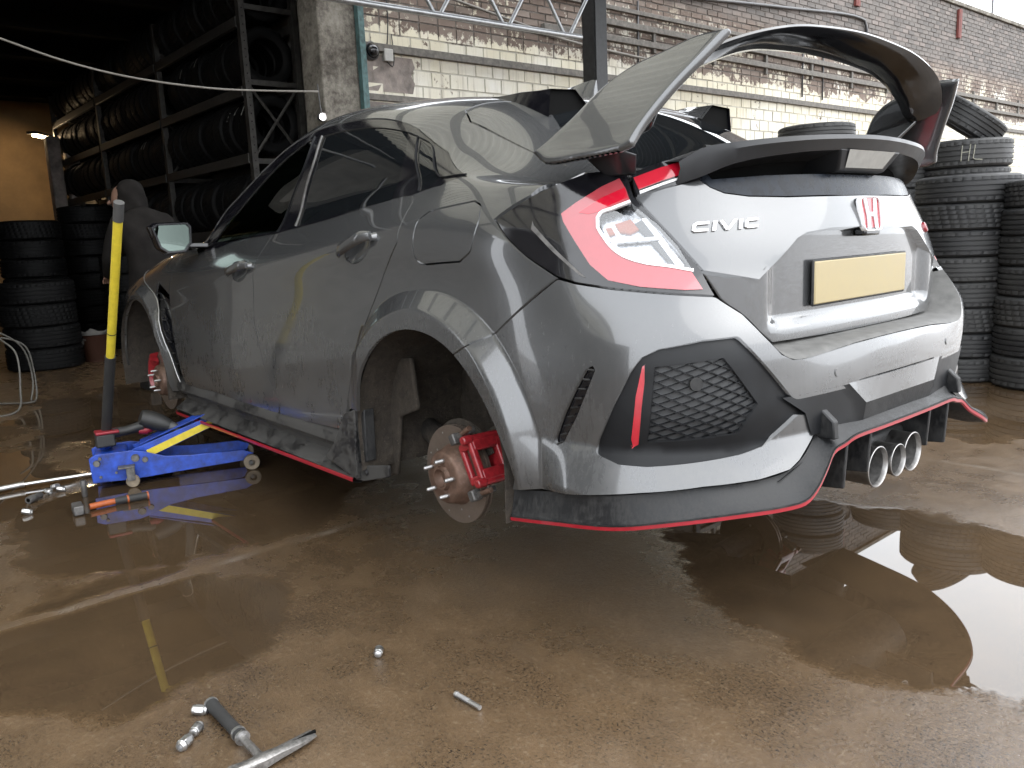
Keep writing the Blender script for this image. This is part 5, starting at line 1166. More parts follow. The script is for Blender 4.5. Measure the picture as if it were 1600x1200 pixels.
def caliper_f(h,ang,k):
    c=empty('caliper',(0,0,0),parent=h);c.rotation_euler=(0,-rad(ang),0);g=G();rows=[]
    for t in np.linspace(-1,1,13):
        a=t*.62;w=.050*(1-.25*t*t);ro=.185;ri=.125
        rows.append([(math.cos(a)*ro*1.0,(-.055-w)*k,math.sin(a)*ro),(math.cos(a)*(ro+.006),(-.05)*k,math.sin(a)*(ro+.006)),(math.cos(a)*ro,(-.028+w*.4)*k,math.sin(a)*ro),(math.cos(a)*(ri+.02),(-.022+w*.5)*k,math.sin(a)*(ri+.02)),(math.cos(a)*ri,(-.03)*k,math.sin(a)*ri),(math.cos(a)*ri,-.045*k,math.sin(a)*ri),(math.cos(a)*.172,-.046*k,math.sin(a)*.172),(math.cos(a)*.172,-.080*k,math.sin(a)*.172),(math.cos(a)*ri,-.081*k,math.sin(a)*ri),(math.cos(a)*ri,-.10*k,math.sin(a)*ri)])
    g.loft(rows,closed=True,capends=True);g.build('caliper_body','caliper_red',c,smooth=40)
    for t in (-.3,0,.3):
        g=G();g.cyl((math.cos(t)*.155,-.03*k,math.sin(t)*.155),(math.cos(t)*.155,-.004*k,math.sin(t)*.155),.019,.016,n=18);g.build('caliper_boss','caliper_red',c,bev=.003)
caliper_f(hubs[2],12,1);caliper_f(hubs[3],12,-1)
# suspension seen behind the disc
for k in (1,-1):
    g=G();g.tube([(0.02,.72*k,.22),(-.02,.45*k,.24),(.10,.2*k,.27)],.032,10);g.tube([(.05,.74*k,.25),(.45,.62*k,.30)],.04,10);g.tube([(-.05,.70*k,.34),(-.06,.50*k,.42)],.028,10);g.build('suspension_arm','liner',car,smooth=True)
    g=G();g.cyl((-.06,.60*k,.25),(-.08,.58*k,.62),.028,n=16);g.tube([(-.06+.05*math.cos(i*.5),(.60+.05*math.sin(i*.5))*k,.36+i*.0042) for i in range(60)],.006,6);g.build('damper','dull_steel',car,smooth=40)
    g=G();g.tube([(-.08,.70*k,.26),(-.14,.66*k,.36),(-.10,.60*k,.48),(-.02,.52*k,.55)],.007,8);g.build('brake_hose','rubber',car,smooth=True)
    g=G();P=[(.17*math.cos(a),.775*k,.236+.17*math.sin(a)) for a in np.linspace(.4,2.6,20)];Q=[(.10*math.cos(a),.775*k,.236+.10*math.sin(a)) for a in np.linspace(.4,2.6,20)];g.loft([P,Q]);g.build('dust_shield','liner',car,solid=.003)
# ================= TYRES =================
TY={}
def tyre_mesh(R_,w,seed,mt='tyre_rubber'):
    """tyre with rounded shoulders, sidewall beads, circumferential grooves and cut tread blocks; axis z"""
    key=(R_,w,seed,mt)
    if key in TY: return TY[key]
    rim=R_*.62;h=w/2;prof=[(-h*.80,rim),(-h*.90,rim+.012),(-h,R_*.80),(-h*.99,R_*.90),(-h*.90,R_*.965),(-h*.80,R_*.985)]
    n=72;gro=[-.52,-.18,.18,.52];V=[];F=[];tread=[]
    zs=[-.80]
    for q in gro: zs+=[q-.055,q-.045,q+.045,q+.055]
    zs+=[.80]
    tr=[]
    for i,z in enumerate(zs):
        deep=any(abs(z-q)<.05 for q in gro);tr.append((z*h,(R_-.009 if deep else R_)*(1-.010*abs(z)**3)))
    prof=prof+tr+[(-a,r) for a,r in prof[::-1]]+[(h*.4,rim*.995),(-h*.4,rim*.995)]
    m=len(prof);rs=random.Random(seed);cut_=seed%3
    for i in range(n*2):
        a=2*math.pi*i/(n*2)
        for j,(z,r) in enumerate(prof):
            rr=r;aa=a
            if 6<=j<6+len(zs):
                k=(j-6);blk=(i+(k//4)*(1 if cut_ else 0))%(4 if cut_!=1 else 6)
                if blk==0 and r>R_*.985 and (k<3 or k>len(zs)-4 or cut_==2): rr=r-.006
                aa=a+.10*z/h*(1 if cut_==1 else .5)
            elif rs.random()<.0: pass
            V.append((rr*math.cos(aa),rr*math.sin(aa),z))
    N2=n*2
    for i in range(N2):
        k=(i+1)%N2
        for j in range(m):
            l=(j+1)%m;F.append((i*m+j,k*m+j,k*m+l,i*m+l))
    me=bpy.data.meshes.new('tyre');me.from_pydata(V,[],F);me.materials.append(M[mt]);me.shade_smooth();me.set_sharp_from_angle(angle=rad(38));TY[key]=me;return me
t=NT('tyre_rubber'); v=t.pos(); ob=t.n('ObjectInfo').outputs['Random']; a=t.noise(7,5,.65,v); b=t.noise(60,4,.7,v); k=t.mth('ADD',t.mth('MULTIPLY',a,.6),t.mth('MULTIPLY',b,.4))
base=t.mix(ob,(.016,.0165,.018),(.032,.032,.032)); t.set(col=t.mix(t.mr(k,.46,.68,0,.5),base,(.06,.058,.054)),rough=t.mr(k,.35,.65,.42,.78),spec=.45); M['tyre_rubber']=t.m
mat('gloom_rubber',(.005,.005,.0052),.6,nz=.3,nscale=20,spec=.12)  # tyre rubber darkened to carry the shade inside the workshop
mat('hose_grey',(.13,.125,.11),.6)
mat('chalk',(.45,.44,.36),.9)
mat('label_white',(.42,.42,.40),.8)
def tyre(loc,R_,w,seed,label,group,rot=(0,0,0),mt='tyre_rubber'):
    o=bpy.data.objects.new('tyre',tyre_mesh(R_,w,seed,mt));link(o);o.location=loc;o.rotation_euler=rot;tag(o,label,'tyre',group);return o
def stack(x,y,spec,where,group,z0=0,mt='tyre_rubber'):
    """spec: list of (R,w); each tyre a thing of its own"""
    z=z0;n=len(spec);out=[];ords=['lowest','second','third','fourth','fifth','sixth','seventh','eighth','ninth','tenth']
    for i,(R_,w) in enumerate(spec):
        o=tyre((x+random.uniform(-.010,.010),y+random.uniform(-.010,.010),z+w/2),R_,w,i%4,'%s tyre %s'%(ords[i] if i<n-1 else 'topmost',where),group,(random.uniform(-.010,.010),random.uniform(-.010,.010),random.uniform(0,6)),mt);z+=w*.985;out.append(o)
    return out,z
sa,za=stack(.20,-3.52,[(.295,.158),(.292,.160),(.29,.165),(.292,.165),(.295,.162),(.30,.170),(.305,.168),(.312,.176)],'in the tall stack right behind the car tail','tyres stacked against the wall side of the yard')
sb,zb=stack(-.33,-3.50,[(.315,.20),(.31,.185),(.305,.185),(.30,.182),(.30,.185),(.295,.165),(.29,.165)],'in the stack at the right edge of the picture','tyres stacked at the right edge of the yard')
# smaller stack behind, chalk mark on its upper tyre, one tyre leaning on top
sc_,zc=stack(.56,-4.42,[(.30,.18)]*5+[(.28,.16)]+[(.275,.17),(.295,.19),(.30,.20)],'in the stack behind, topped by a tilted tyre','tyres stacked behind the tall stack')
p=sc_[-1];k=[]
for a0,pts in ((0,[(-.03,.05),(-.035,-.06)]),(0,[(.02,.055),(.012,-.06)]),(0,[(-.032,0),(.015,.004)]),(0,[(.05,.05),(.04,-.05),(.10,-.055)])):
    ca=math.atan2(2.24+4.42,-1.98-.56);g=G();q=[((.302)*math.cos(ca+u/.30),(.302)*math.sin(ca+u/.30),w_) for u,w_ in pts];g.tube(lin(q,8),.0035,5);o=g.build('chalk_mark','chalk',None);o.location=p.location;o.parent=p;o.matrix_parent_inverse=p.matrix_basis.inverted()
lt=tyre((.56,-4.45,zc+.150),.255,.18,1,'tyre tilted on its edge on top of the stack under the wing end','tyres stacked behind the tall stack',tuple(Matrix.Rotation(rad(36),4,Vector((.36,-.93,0))).to_euler()))
sd,zd=stack(1.02,-4.42,[(.30,.185)]*8,'in the half-hidden stack behind the wing end plate','tyres stacked half hidden behind the car')
se,ze=stack(1.75,-4.40,[(.31,.19)]*9+[(.31,.17)],'in the stack whose top just shows above the rear spoiler','tyres stacked behind the rear spoiler')
# ================= TYRE RACK =================
rack=empty('tyre_rack',(6,-1.6,0));tag(rack,'long dark steel rack of shelves packed with tyres inside the workshop','rack')
def rkc(o): o.parent=rack;o.matrix_parent_inverse=Matrix.Translation((-6,1.6,0));return o
ux=[6.02,8.5,11.2,13.9];lv=[1.93,2.57,3.21];lv0=[1.20]
for x in ux:
    for y in (-1.29,-1.84):
        g=G();g.box((x,y,1.85),(.075,.06,3.7));u=rkc(g.build('upright','rack_steel'))
    g=G();g.tube([(x,-1.31,1.95),(x,-1.82,2.62)],.016,6);g.tube([(x,-1.82,1.95),(x,-1.31,2.62)],.016,6);rkc(g.build('cross_brace','rack_steel'))
    for z in (1.90,2.65,3.35):
        g=G();g.box((x,-1.565,z),(.04,.5,.05));rkc(g.build('side_bar','rack_steel'))
# punched holes of the nearest upright
for z in np.arange(1.6,3.6,.075):
    g=G();g.cyl((5.98,-1.29,z),(5.983,-1.29,z),.007,n=8);rkc(g.build('punched_hole','dark_cavity'))
for a,b in zip(ux,ux[1:]):
    for z in lv+lv0:
        for y in (-1.27,-1.84):
            g=G();g.box(((a+b)/2,y,z),(b-a-.08,.045,.095));rkc(g.build('shelf_beam','rack_steel',bev=.004))
for bay,(a,b) in enumerate(zip(ux,ux[1:])):
    for li,z in enumerate(lv0+lv):
        x=a+.16;R0=.29
        nm=['first','middle','farthest'][bay];sh_=['low shelf','lower shelf','middle shelf','top shelf'][li]
        ti=0;od=['first','second','third','fourth','fifth','sixth','seventh','eighth','ninth','tenth','eleventh','twelfth','thirteenth','fourteenth']
        while x<b-.14:
            w=random.choice([.19,.205,.215]);R_=random.choice([.285,.295,.30]);o=tyre((x,-1.56+random.uniform(-.02,.02),z+.05+R_),R_,w,int(x*10)%4,'%s tyre from the near end on the %s of the %s rack bay'%(od[ti],sh_,nm),'tyres on the %s, %s bay'%(sh_,nm),(0,rad(90),0),'gloom_rubber')
            if (li in (1,2)) and random.random()<(.42 if bay<2 else .15):
                # paper label strip on the tread, curved round the tyre
                g=G();c_=random.uniform(.15,.75);an=[c_+i*.06 for i in range(7)];s_=random.uniform(-.04,.04)
                g.loft([[(x+s_-.013,-1.56+(R_+.004)*math.cos(q),z+.05+R_+(R_+.004)*math.sin(q)) for q in an],[(x+s_+.013,-1.56+(R_+.004)*math.cos(q),z+.05+R_+(R_+.004)*math.sin(q)) for q in an]]);l=g.build('label_strip','label_white');l.parent=o;l.matrix_parent_inverse=o.matrix_basis.inverted()
            x+=w+.012;ti+=1
# dark tyre piles on the workshop floor
for i,(x,y,n_,nm) in enumerate(((6.9,.62,4,'nearest the hose at the left edge'),(8.6,.30,7,'behind the nearest pile at the left edge'),(9.6,-.55,8,'under the lit ochre wall'),(7.9,-.55,5,'beside the rack foot'))):
    stack(x,y,[(.33,.21)]*n_,'in the dark floor pile %s'%nm,'tyres piled on the workshop floor, pile %s'%nm,mt='gloom_rubber')
# ================= LAMPS, CABLE, HOSE =================
def emis(name,col,st):
    t=NT(name);t.set(col=(0,0,0),em=col,ems=st);M[name]=t.m
emis('tube_glow',(1,.72,.42),75);emis('led_glow',(1,.97,.9),70)
p=[(14.2, -1.1639, 3.0623)][0];tl2=empty('tube_lamp',p);tag(tl2,'short lit tube lamp glowing warm deep inside the workshop','lamp')
g=G();g.box((0,0,.04),(.16,.75,.04));g.build('lamp_housing','rack_steel',tl2);g=G();g.cyl((0,-.33,0),(0,.33,0),.020,n=12);g.build('lamp_tube','tube_glow',tl2,smooth=True)
tl2.rotation_euler=(0,0,.9)
p=[(4.9, -1.4718, 2.1808)][0];wl=empty('work_lamp',p);tag(wl,'small dazzling white lamp fixed to the door pier above the car roof','lamp')
g=G();g.lathe([(.03,0),(.03,.035),(-.01,.04),(-.02,.036)],'x',20);g.build('lamp_housing','camera_grey',wl,smooth=40);g=G();g.lathe([(-.016,0.0),(-.02,.012),(-.016,.02),(-.01,.021)],'x',16);g.build('lamp_lens','led_glow',wl,smooth=True)
g=G();g.tube(spl([(.0,0,.03),(.05,-.02,.10),(.09,-.03,.3)],10),.006,6);g.build('lamp_bracket','camera_grey',wl)
P=[(4.8, 1.2114, 2.6143), (4.8, 0.9972, 2.5493), (4.8, 0.6123, 2.4402), (4.8, 0.1838, 2.367), (4.8, -0.4473, 2.3327), (4.8, -0.9398, 2.3503), (4.8, -1.4007, 2.3799)];g=G();g.tube(spl(P,50),.008,8);tag(g.build('overhead_cable','cable_grey',smooth=True),'pale cable sagging across the dark workshop opening','cable')
P=[(3.6299, 1.6184, 0.0), (4.6896, 1.326, 0.0)];g=G();pts=[(4.45,1.62,.02),(4.40,1.30,.02),(4.52,1.24,.16),(4.62,1.22,.40),(4.78,1.28,.50),(4.85,1.12,.42),(4.88,1.08,.20),(4.82,1.10,.03),(4.72,1.16,.02),(4.9,1.3,.012),(5.1,1.5,.012)];g.tube(spl(pts,80),.0065,8);g.tube(spl([(4.5,1.75,.80),(4.62,1.42,.62),(4.80,1.15,.42),(4.86,1.10,.15),(4.80,1.14,.02)],50),.0065,8);tag(g.build('air_hose','hose_grey',smooth=True),'grey air hose looped by the dark tyre pile at the left edge','hose')
# ================= PERSON =================
mat('jacket',(.020,.018,.017),.9,spec=.08,nz=.4,nscale=9,bump=.01,bscale=14);mat('trousers',(.018,.018,.02),.9,nz=.4);mat('skin',(.30,.17,.12),.6,nz=.1);mat('hair_dark',(.015,.012,.01),.8);mat('boot',(.015,.014,.013),.6)
def skin_body(name,chains,mt,parent,sub=2):
    """one continuous skinned mesh from joint chains [(x,y,z,r),...]; chains share joints by position"""
    bm=bmesh.new();vs={};sl=bm.verts.layers.skin.verify();first=None
    for ch in chains:
        prev=None
        for x,y,z,r in ch:
            k=(round(x,4),round(y,4),round(z,4))
            if k not in vs:
                v=bm.verts.new((x,y,z));v[sl].radius=(r,r);vs[k]=v
                if first is None: first=v;v[sl].use_root=True
            v=vs[k]
            if prev is not None and not bm.edges.get((prev,v)): bm.edges.new((prev,v))
            prev=v
    me=bpy.data.meshes.new(name);bm.to_mesh(me);bm.free();me.materials.append(M[mt]);o=bpy.data.objects.new(name,me);link(o,parent)
    m=o.modifiers.new('skin','SKIN');m.use_smooth_shade=True;s=o.modifiers.new('sub','SUBSURF');s.levels=s.render_levels=sub;return o
def person():
    # stands in front of the bonnet, back to the camera, stooping toward the car's front
    pr=empty('person',(4.62,.22,0));tag(pr,'person in a dark hooded jacket seen from behind, stooping beyond the bonnet','person')
    pel=(0,0,.86,.15)
    body=[[pel,(.03,0,1.02,.155),(.10,.01,1.20,.175),(.16,.02,1.33,.13),(.20,.03,1.40,.062),(.23,.05,1.47,.07)]]
    for s in (1,-1):
        body.append([pel,(0,.10*s,.80,.115),(.03,.115*s,.46,.075),(-.03,.12*s,.10,.052),(.03,.125*s,.05,.05),(.12,.13*s,.035,.04)])
        body.append([(.10,.01,1.20,.175),(.14,.19*s,1.27,.075),(.22,.25*s,1.02,.058),(.42,.22*s,.90,.044),(.50,.20*s,.885,.034)])
    o=skin_body('body',body,'jacket',pr)
    # hood: open shell over the head
    g=G();c=Vector((.22,.05,1.46));rows=[]
    for i in range(17):
        th=math.pi*.92*i/16;row=[]
        for j in range(28):
            ph=2*math.pi*j/28;z=math.cos(th);w_=math.sin(th);fl=1+(.55*max(0,-z-.15))
            q=Vector((math.cos(ph)*w_*.125*fl,math.sin(ph)*w_*.118*fl,z*.150+(.012 if math.cos(ph)<-.2 else 0)*w_))
            q.x-=.03*max(0,z);fold=.006*math.sin(ph*5+z*6)*w_+.004*math.sin(ph*9-z*9)*w_
            q.x+=math.cos(ph)*fold;q.y+=math.sin(ph)*fold
            if math.cos(ph-1.0)>.55 and -.55<z<.55: q*=.80
            row.append(tuple(c+q))
        rows.append(row)
    g.loft(rows,closed=True);g.build('hood','jacket',pr,smooth=True)
    g=G();c2=Vector((.262,.10,1.455));rows=[]
    for i in range(11):
        th=math.pi*i/10;rows.append([tuple(c2+Vector((math.sin(th)*math.cos(2*math.pi*j/16)*.085,math.sin(th)*math.sin(2*math.pi*j/16)*.072,math.cos(th)*.115))) for j in range(16)])
    g.loft(rows,closed=True)
    g.cyl((.315,.165,1.45),(.33,.185,1.435),.017,.010,10);g.build('head','skin',pr,smooth=True)
    for s in (1,-1):
        for k_,(dy,l) in enumerate(((-.027,.06),(-.009,.07),(.009,.067),(.027,.052))):
            pass
        ch=[[(.48,.20*s,.885,.030),(.53,.195*s,.875,.034),(.565,.19*s,.865,.026)]]
        for dy,l in ((-.026,.050),(-.009,.060),(.009,.057),(.026,.045)):
            ch.append([(.565,.19*s,.865,.026),(.58,.19*s+dy,.858,.010),(.58+l*.6,.19*s+dy,.838,.009),(.58+l*.7,.19*s+dy,.815,.008)])
        ch.append([(.53,.195*s,.875,.034),(.545,.195*s-.040*s,.862,.011),(.575,.195*s-.048*s,.845,.009)])
        skin_body('hand',ch,'skin',pr,1)
        g=G();g.loft([[(.16,.13*s-.045,.0),(.16,.13*s+.045,.0),(.13,.13*s+.04,.06),(.13,.13*s-.04,.06)],[(-.10,.125*s-.04,.0),(-.10,.125*s+.04,.0),(-.09,.125*s+.045,.12),(-.09,.125*s-.045,.12)]],closed=True,capends=True);g.build('boot','boot',pr,bev=.02,seg=3)
person()
# ================= TROLLEY JACK AND TOOLS =================
mat('jack_blue',(.015,.075,.50),.42,nz=.55,nscale=22,coat=.25,coatr=.2);mat('jack_yellow',(.95,.75,.06),.42,nz=.12,nscale=40);mat('grip_black',(.03,.03,.03),.7);mat('wheel_cream',(.30,.24,.17),.6,nz=.3);mat('tool_red',(.34,.015,.03),.45);mat('tool_black',(.02,.02,.02),.55);mat('tool_grey',(.10,.10,.10),.5);mat('orange_grip',(.50,.11,.02),.5,nz=.3,nscale=60)
mat('worn_steel',(.30,.29,.28),.5,.9,nz=.35,nscale=120)
mat('print_white',(.55,.55,.53),.6)
jk=empty('trolley_jack',[(2.0068, 1.2324, 0.0)][0]);tag(jk,'blue trolley jack with a yellow upright handle under the side skirt','jack')
# jack frame: origin between the rear castors, +X toward the car, laid out in its own axes
ja=Vector([(2.0486, 1.2692, 0.0)][0]);jb_=Vector([(1.8855, 0.7288, 0.0)][0]);jd=(jb_-ja);ang=math.atan2(jd.y,jd.x);jk.location=ja;jk.rotation_euler=(0,0,ang);L=jd.length
def side_plate(y):
    pl=[(-.11,.035),(-.115,.15),(-.085,.165),(.06,.165),(.12,.150),(.20,.118),(.32,.105),(L-.02,.098),(L+.03,.075),(L+.02,.045),(.25,.035),(.05,.028)]
    g=G();g.prism([(x,y-.003,z) for x,z in pl],(0,.006,0));return g
for y in (.105,-.105): side_plate(y).build('side_plate','jack_blue',jk,bev=.0025)
g=G();g.box((-.03,0,.10),(.14,.20,.11));g.build('hydraulic_block','jack_blue',jk,bev=.01)
g=G();g.box((.10,0,.06),(.30,.20,.02));g.build('bed_plate','jack_blue',jk,bev=.004)
pv=(.075,.125);tp=(L-.03,.285)
for y in (.055,-.055):
    dx,dz=tp[0]-pv[0],tp[1]-pv[1];l=math.hypot(dx,dz);nx,nz_=-dz/l,dx/l
    g=G();g.prism([(pv[0]+nx*.035,y-.004,pv[1]+nz_*.035),(tp[0]+nx*.022,y-.004,tp[1]+nz_*.022),(tp[0]-nx*.022,y-.004,tp[1]-nz_*.022),(pv[0]-nx*.035,y-.004,pv[1]-nz_*.035)],(0,.008,0));arm=g.build('lift_arm','jack_blue',jk,bev=.002)
    yo=y+(.0048 if y>0 else -.0048)
    g=G();g.prism([(pv[0]+.05+nx*.004,yo-.0006,pv[1]+.05*dz/dx+nz_*.004),(tp[0]-.02+nx*.010,yo-.0006,tp[1]-.02*dz/dx+nz_*.010),(tp[0]-.02-nx*.020,yo-.0006,tp[1]-.02*dz/dx-nz_*.020),(pv[0]+.05-nx*.030,yo-.0006,pv[1]+.05*dz/dx-nz_*.030)],(0,.0012,0));g.build('yellow_stripe','jack_yellow',arm)
g=G();dx,dz=tp[0]-pv[0],tp[1]-pv[1];g.add([(pv[0]+dx*t_-.02,y,pv[1]+dz*t_+.034) for t_ in (.1,1) for y in (-.05,.05)],[(0,1,3,2)]);a_=g.build('arm_top','jack_blue',jk,solid=.004)
g=G()
for i in range(4):
    t_=.62+i*.055;g.box((pv[0]+dx*t_-.02,0,pv[1]+dz*t_+.0365),(.014,.07,.002),rot=Matrix.Rotation(-math.atan2(dz,dx),3,'Y'))
g.build('warning_print','print_white',a_)
g=G();g.cyl((tp[0],0,tp[1]-.01),(tp[0],0,tp[1]+.018),.05,.045,24);g.build('saddle','dull_steel',jk,bev=.003)
g=G();g.cyl((L+.01,-.135,.035),(L+.01,.135,.035),.010,n=12);g.build('front_axle','dull_steel',jk)
for y in (.118,-.118):
    g=G();g.lathe([(-.016,.016),(-.016,.034),(-.012,.037),(.012,.037),(.016,.034),(.016,.016),(.010,.014),(.010,0)],'y',28);g.build('front_wheel','wheel_cream',jk,loc=(L+.015,y+(.012 if y>0 else -.012),.037),smooth=35)
for y in (.135,-.135):
    g=G();g.box((.035,y,.098),(.07,.05,.008));g.box((.05,y-.02,.065),(.035,.004,.06));g.box((.05,y+.02,.065),(.035,.004,.06));cf=g.build('castor_fork','dull_steel',jk,bev=.002)
    g=G();g.lathe([(-.013,0),(-.013,.026),(-.009,.029),(.009,.029),(.013,.026),(.013,0)],'y',22);g.build('castor_wheel','wheel_cream',cf,loc=(.055,y,.029),smooth=35)
for x,z,r in ((-.085,.125,.016),(.075,.128,.019),(.115,.115,.014),(-.07,.145,.008),(-.075,.06,.007),(-.01,.072,.006)):
    for s_ in (1,-1):
        g=G();g.cyl((x,.106*s_,z),(x,.118*s_,z),r,r*.85,n=16);g.build('bolt_head','dull_steel',jk,smooth=40)
hb_=empty('handle_socket',parent=jk);
wbase=Vector([(2.1482, 1.3, 0.0881)][0])
M4=Matrix.Translation(-ja);Rz=Matrix.Rotation(-ang,4,'Z')
def jl(p): return Rz@(Vector(p)-ja)
# handle line in the picture plane of the jack's rear end
hy=(Matrix.Rotation(ang,4,'Z')@Vector((-.10,0,0))+ja)
h0=Vector([(2.1984, 1.3, 0.0533)][0]);h1=Vector([(1.4144, 1.3, 1.2478)][0])
d_=hy.y-1.30
def HL(px): return px
H=[([(2.1827, 1.3, 0.0626)][0],'s'),([(2.1078, 1.3, 0.1951)][0],'s')]
def onh(z): 
    t_=(z-h0.z)/(h1.z-h0.z);return h0+(h1-h0)*t_
zz=[p[2] for p in [(2.1984, 1.3, 0.0533), (2.1078, 1.3, 0.1951), (2.0704, 1.3, 0.2503), (1.8538, 1.3, 0.6173), (1.7841, 1.3, 0.7228), (1.4707, 1.3, 1.1805), (1.4144, 1.3, 1.2478)]]
def seg(name,a,b,r,m_,par=jk,n=18):
    g=G();A,B=jl(onh(a)),jl(onh(b));g.cyl(A,B,r,n=n);return g.build(name,m_,par,smooth=40)
hs=seg('handle_socket',zz[0]-.10,zz[1],.026,'jack_blue');bpy.data.objects.remove(hb_)
hd=seg('handle',zz[1],zz[5],.018,'jack_yellow');seg('handle_collar',zz[1],zz[2],.0205,'jack_yellow',hd);seg('handle_sleeve',zz[2],zz[3],.0225,'grip_black',hd);seg('handle_joint',zz[4]-.002,zz[4]+.002,.0185,'grip_black',hd);seg('handle_grip',zz[5],zz[6],.0195,'tool_grey',hd)
# yellow flash on the black sleeve (curved decal)
g=G();A=jl(onh(zz[2]+.06));Bv=jl(onh(zz[3]-.07));cdir=jl(Vector((-1.98,2.24,A.z)));ax=(Bv-A);view=(Vector((cdir.x,cdir.y,A.z))-A).normalized();sd_=ax.normalized().cross(view)
rowsL=[];rowsR=[]
for i in range(9):
    t_=i/8;w_=.9*math.sin(math.pi*min(1,t_*1.02))**.5*(.8 if t_<.5 else .55);p=A+ax*t_
    def on_c(q): return p+view*math.cos(q)*.0229+sd_*math.sin(q)*.0229
    rowsL.append(tuple(on_c(.7)));rowsR.append(tuple(on_c(.7-w_)))
g.loft([rowsL,[tuple((Vector(a)+Vector(b))/2+view*.004) for a,b in zip(rowsL,rowsR)],rowsR]);g.build('sleeve_flash','jack_yellow',hd)
# impact wrench lying on the jack
iw=empty('impact_wrench',ja+Vector((0,0,.18)));iw.rotation_euler=(0,0,ang+.15);tag(iw,'black and red cordless impact wrench lying on the jack','impact wrench')
g=G();g.box((-.045,0,.030),(.085,.075,.062),taper=.92);g.build('battery','tool_black',iw,bev=.008,seg=3)
g=G();g.box((-.035,0,.066),(.10,.080,.014));g.build('battery_shoe','tool_red',iw,bev=.005)
g=G();g.tube([(-.01,0,.055),(.05,0,.058),(.12,0,.070)],[.024,.021,.024],14);g.build('grip','tool_black',iw,smooth=40)
g=G();g.tube([(.10,0,.050),(.13,0,.045),(.16,-.0,.055)],[.018,.02,.018],12);g.build('trigger_guard','tool_red',iw,smooth=40)
g=G();g.tube([(.115,.0,.110),(.15,.0,.095),(.195,-.02,.075),(.235,-.035,.055)],[.036,.044,.042,.030],18);g.build('motor_housing','tool_black',iw,smooth=45)
g=G();g.cyl((.235,-.035,.055),(.262,-.047,.040),.026,.022,18);g.build('hammer_case','tool_grey',iw,smooth=40)
g=G();g.lathe([(0,.009),(0,.015),(.012,.016),(.014,.013),(.05,.0135),(.05,.010),(.02,.009)],'x',20);o=g.build('socket','dull_steel',iw,smooth=35,loc=(.258,-.046,.042));o.rotation_euler=(0,.5,-.4)
# long steel bar on the floor, with its sleeve
P=[(2.2904, 1.896, 0.02), (2.2909, 1.724, 0.02), (2.2911, 1.6471, 0.02), (2.2227, 1.3294, 0.02)];b0=Vector(P[0]);b1=Vector(P[3])
bar=empty('breaker_bar',P[3]);tag(bar,'long bright steel bar lying on the floor behind the jack','bar')
def bl(p): return Vector(p)-Vector(P[3])
g=G();g.cyl(bl(P[2]),bl(P[3]),.009,n=14);g.build('bar_shaft','chrome',bar,smooth=40);g=G();g.cyl(bl(P[0]),bl(P[2]),.0125,n=14);g.build('bar_grip','zinc',bar,smooth=40);g=G();g.cyl(bl(P[2])-(b1-b0).normalized()*.0,bl(P[2])+(b1-b0).normalized()*.02,.014,n=14);g.build('bar_collar','steel',bar,smooth=40)
# sockets, nuts
def hexnut(loc,az,tilt,label,s=1.0,grp='loose wheel nuts on the wet floor',acorn=True):
    """closed-end wheel nut: hex body, collar with cone seat, domed cap; axis x before rotation"""
    o=empty('wheel_nut',loc);o.rotation_euler=(0,-tilt,az);tag(o,label,'wheel nut',grp)
    R_=.0115*s;g=G();V=[];F=[]
    for x in (-.008*s,.010*s):
        for i in range(6): V.append((x,R_*math.cos(math.pi/3*i),R_*math.sin(math.pi/3*i)))
    F=[(i,(i+1)%6,6+(i+1)%6,6+i) for i in range(6)]+[(5,4,3,2,1,0)]+[tuple(range(6,12))];g.add(V,F);g.build('hex_body','zinc',o,bev=.0012*s)
    g=G();g.lathe([(.0098*s,.0095*s),(.013*s,.0098*s),(.016*s,.0085*s),(.0175*s,.005*s),(.018*s,0)],'x',20);g.build('cap','zinc',o,smooth=40)
    g=G();g.lathe([(-.0075*s,.0115*s),(-.010*s,.0118*s),(-.0118*s,.0100*s),(-.0160*s,.0085*s),(-.0162*s,.0062*s),(-.004*s,.006*s),(-.004*s,0)],'x',22);g.build('cone_seat','zinc',o,smooth=35);return o
r_=.0105
for px,az,ti,lb,s_ in (([(-0.2427, 1.2664, 0.0)][0],2.5,.0,'single wheel nut lying alone in the middle of the foreground',1.05),([(-0.1797, 1.7068, 0.0)][0],.9,.15,'wheel nut touching the butt of the hammer handle',1.05),([(-0.2507, 1.7396, 0.0)][0],2.3,.0,'middle of the three wheel nuts beside the hammer handle',1.05),([(-0.285, 1.7768, 0.0)][0],-.95,.0,'wheel nut on its side, nearest the bottom edge beside the hammer',1.15),
    ([(1.8329, 1.6979, 0.0)][0],1.2,.3,'wheel nut nearest the left edge, below the socket',1.2),([(2.0945, 1.567, 0.0)][0],.4,.2,'left wheel nut of the trio by the steel bar',1.15),([(2.1602, 1.5249, 0.0)][0],2.0,.1,'middle wheel nut of the trio by the steel bar',1.15),([(2.0923, 1.5153, 0.0)][0],1.0,.2,'right wheel nut of the trio by the steel bar',1.15)):
    hexnut((px[0],px[1],.0105*s_),az,ti,lb,s_)
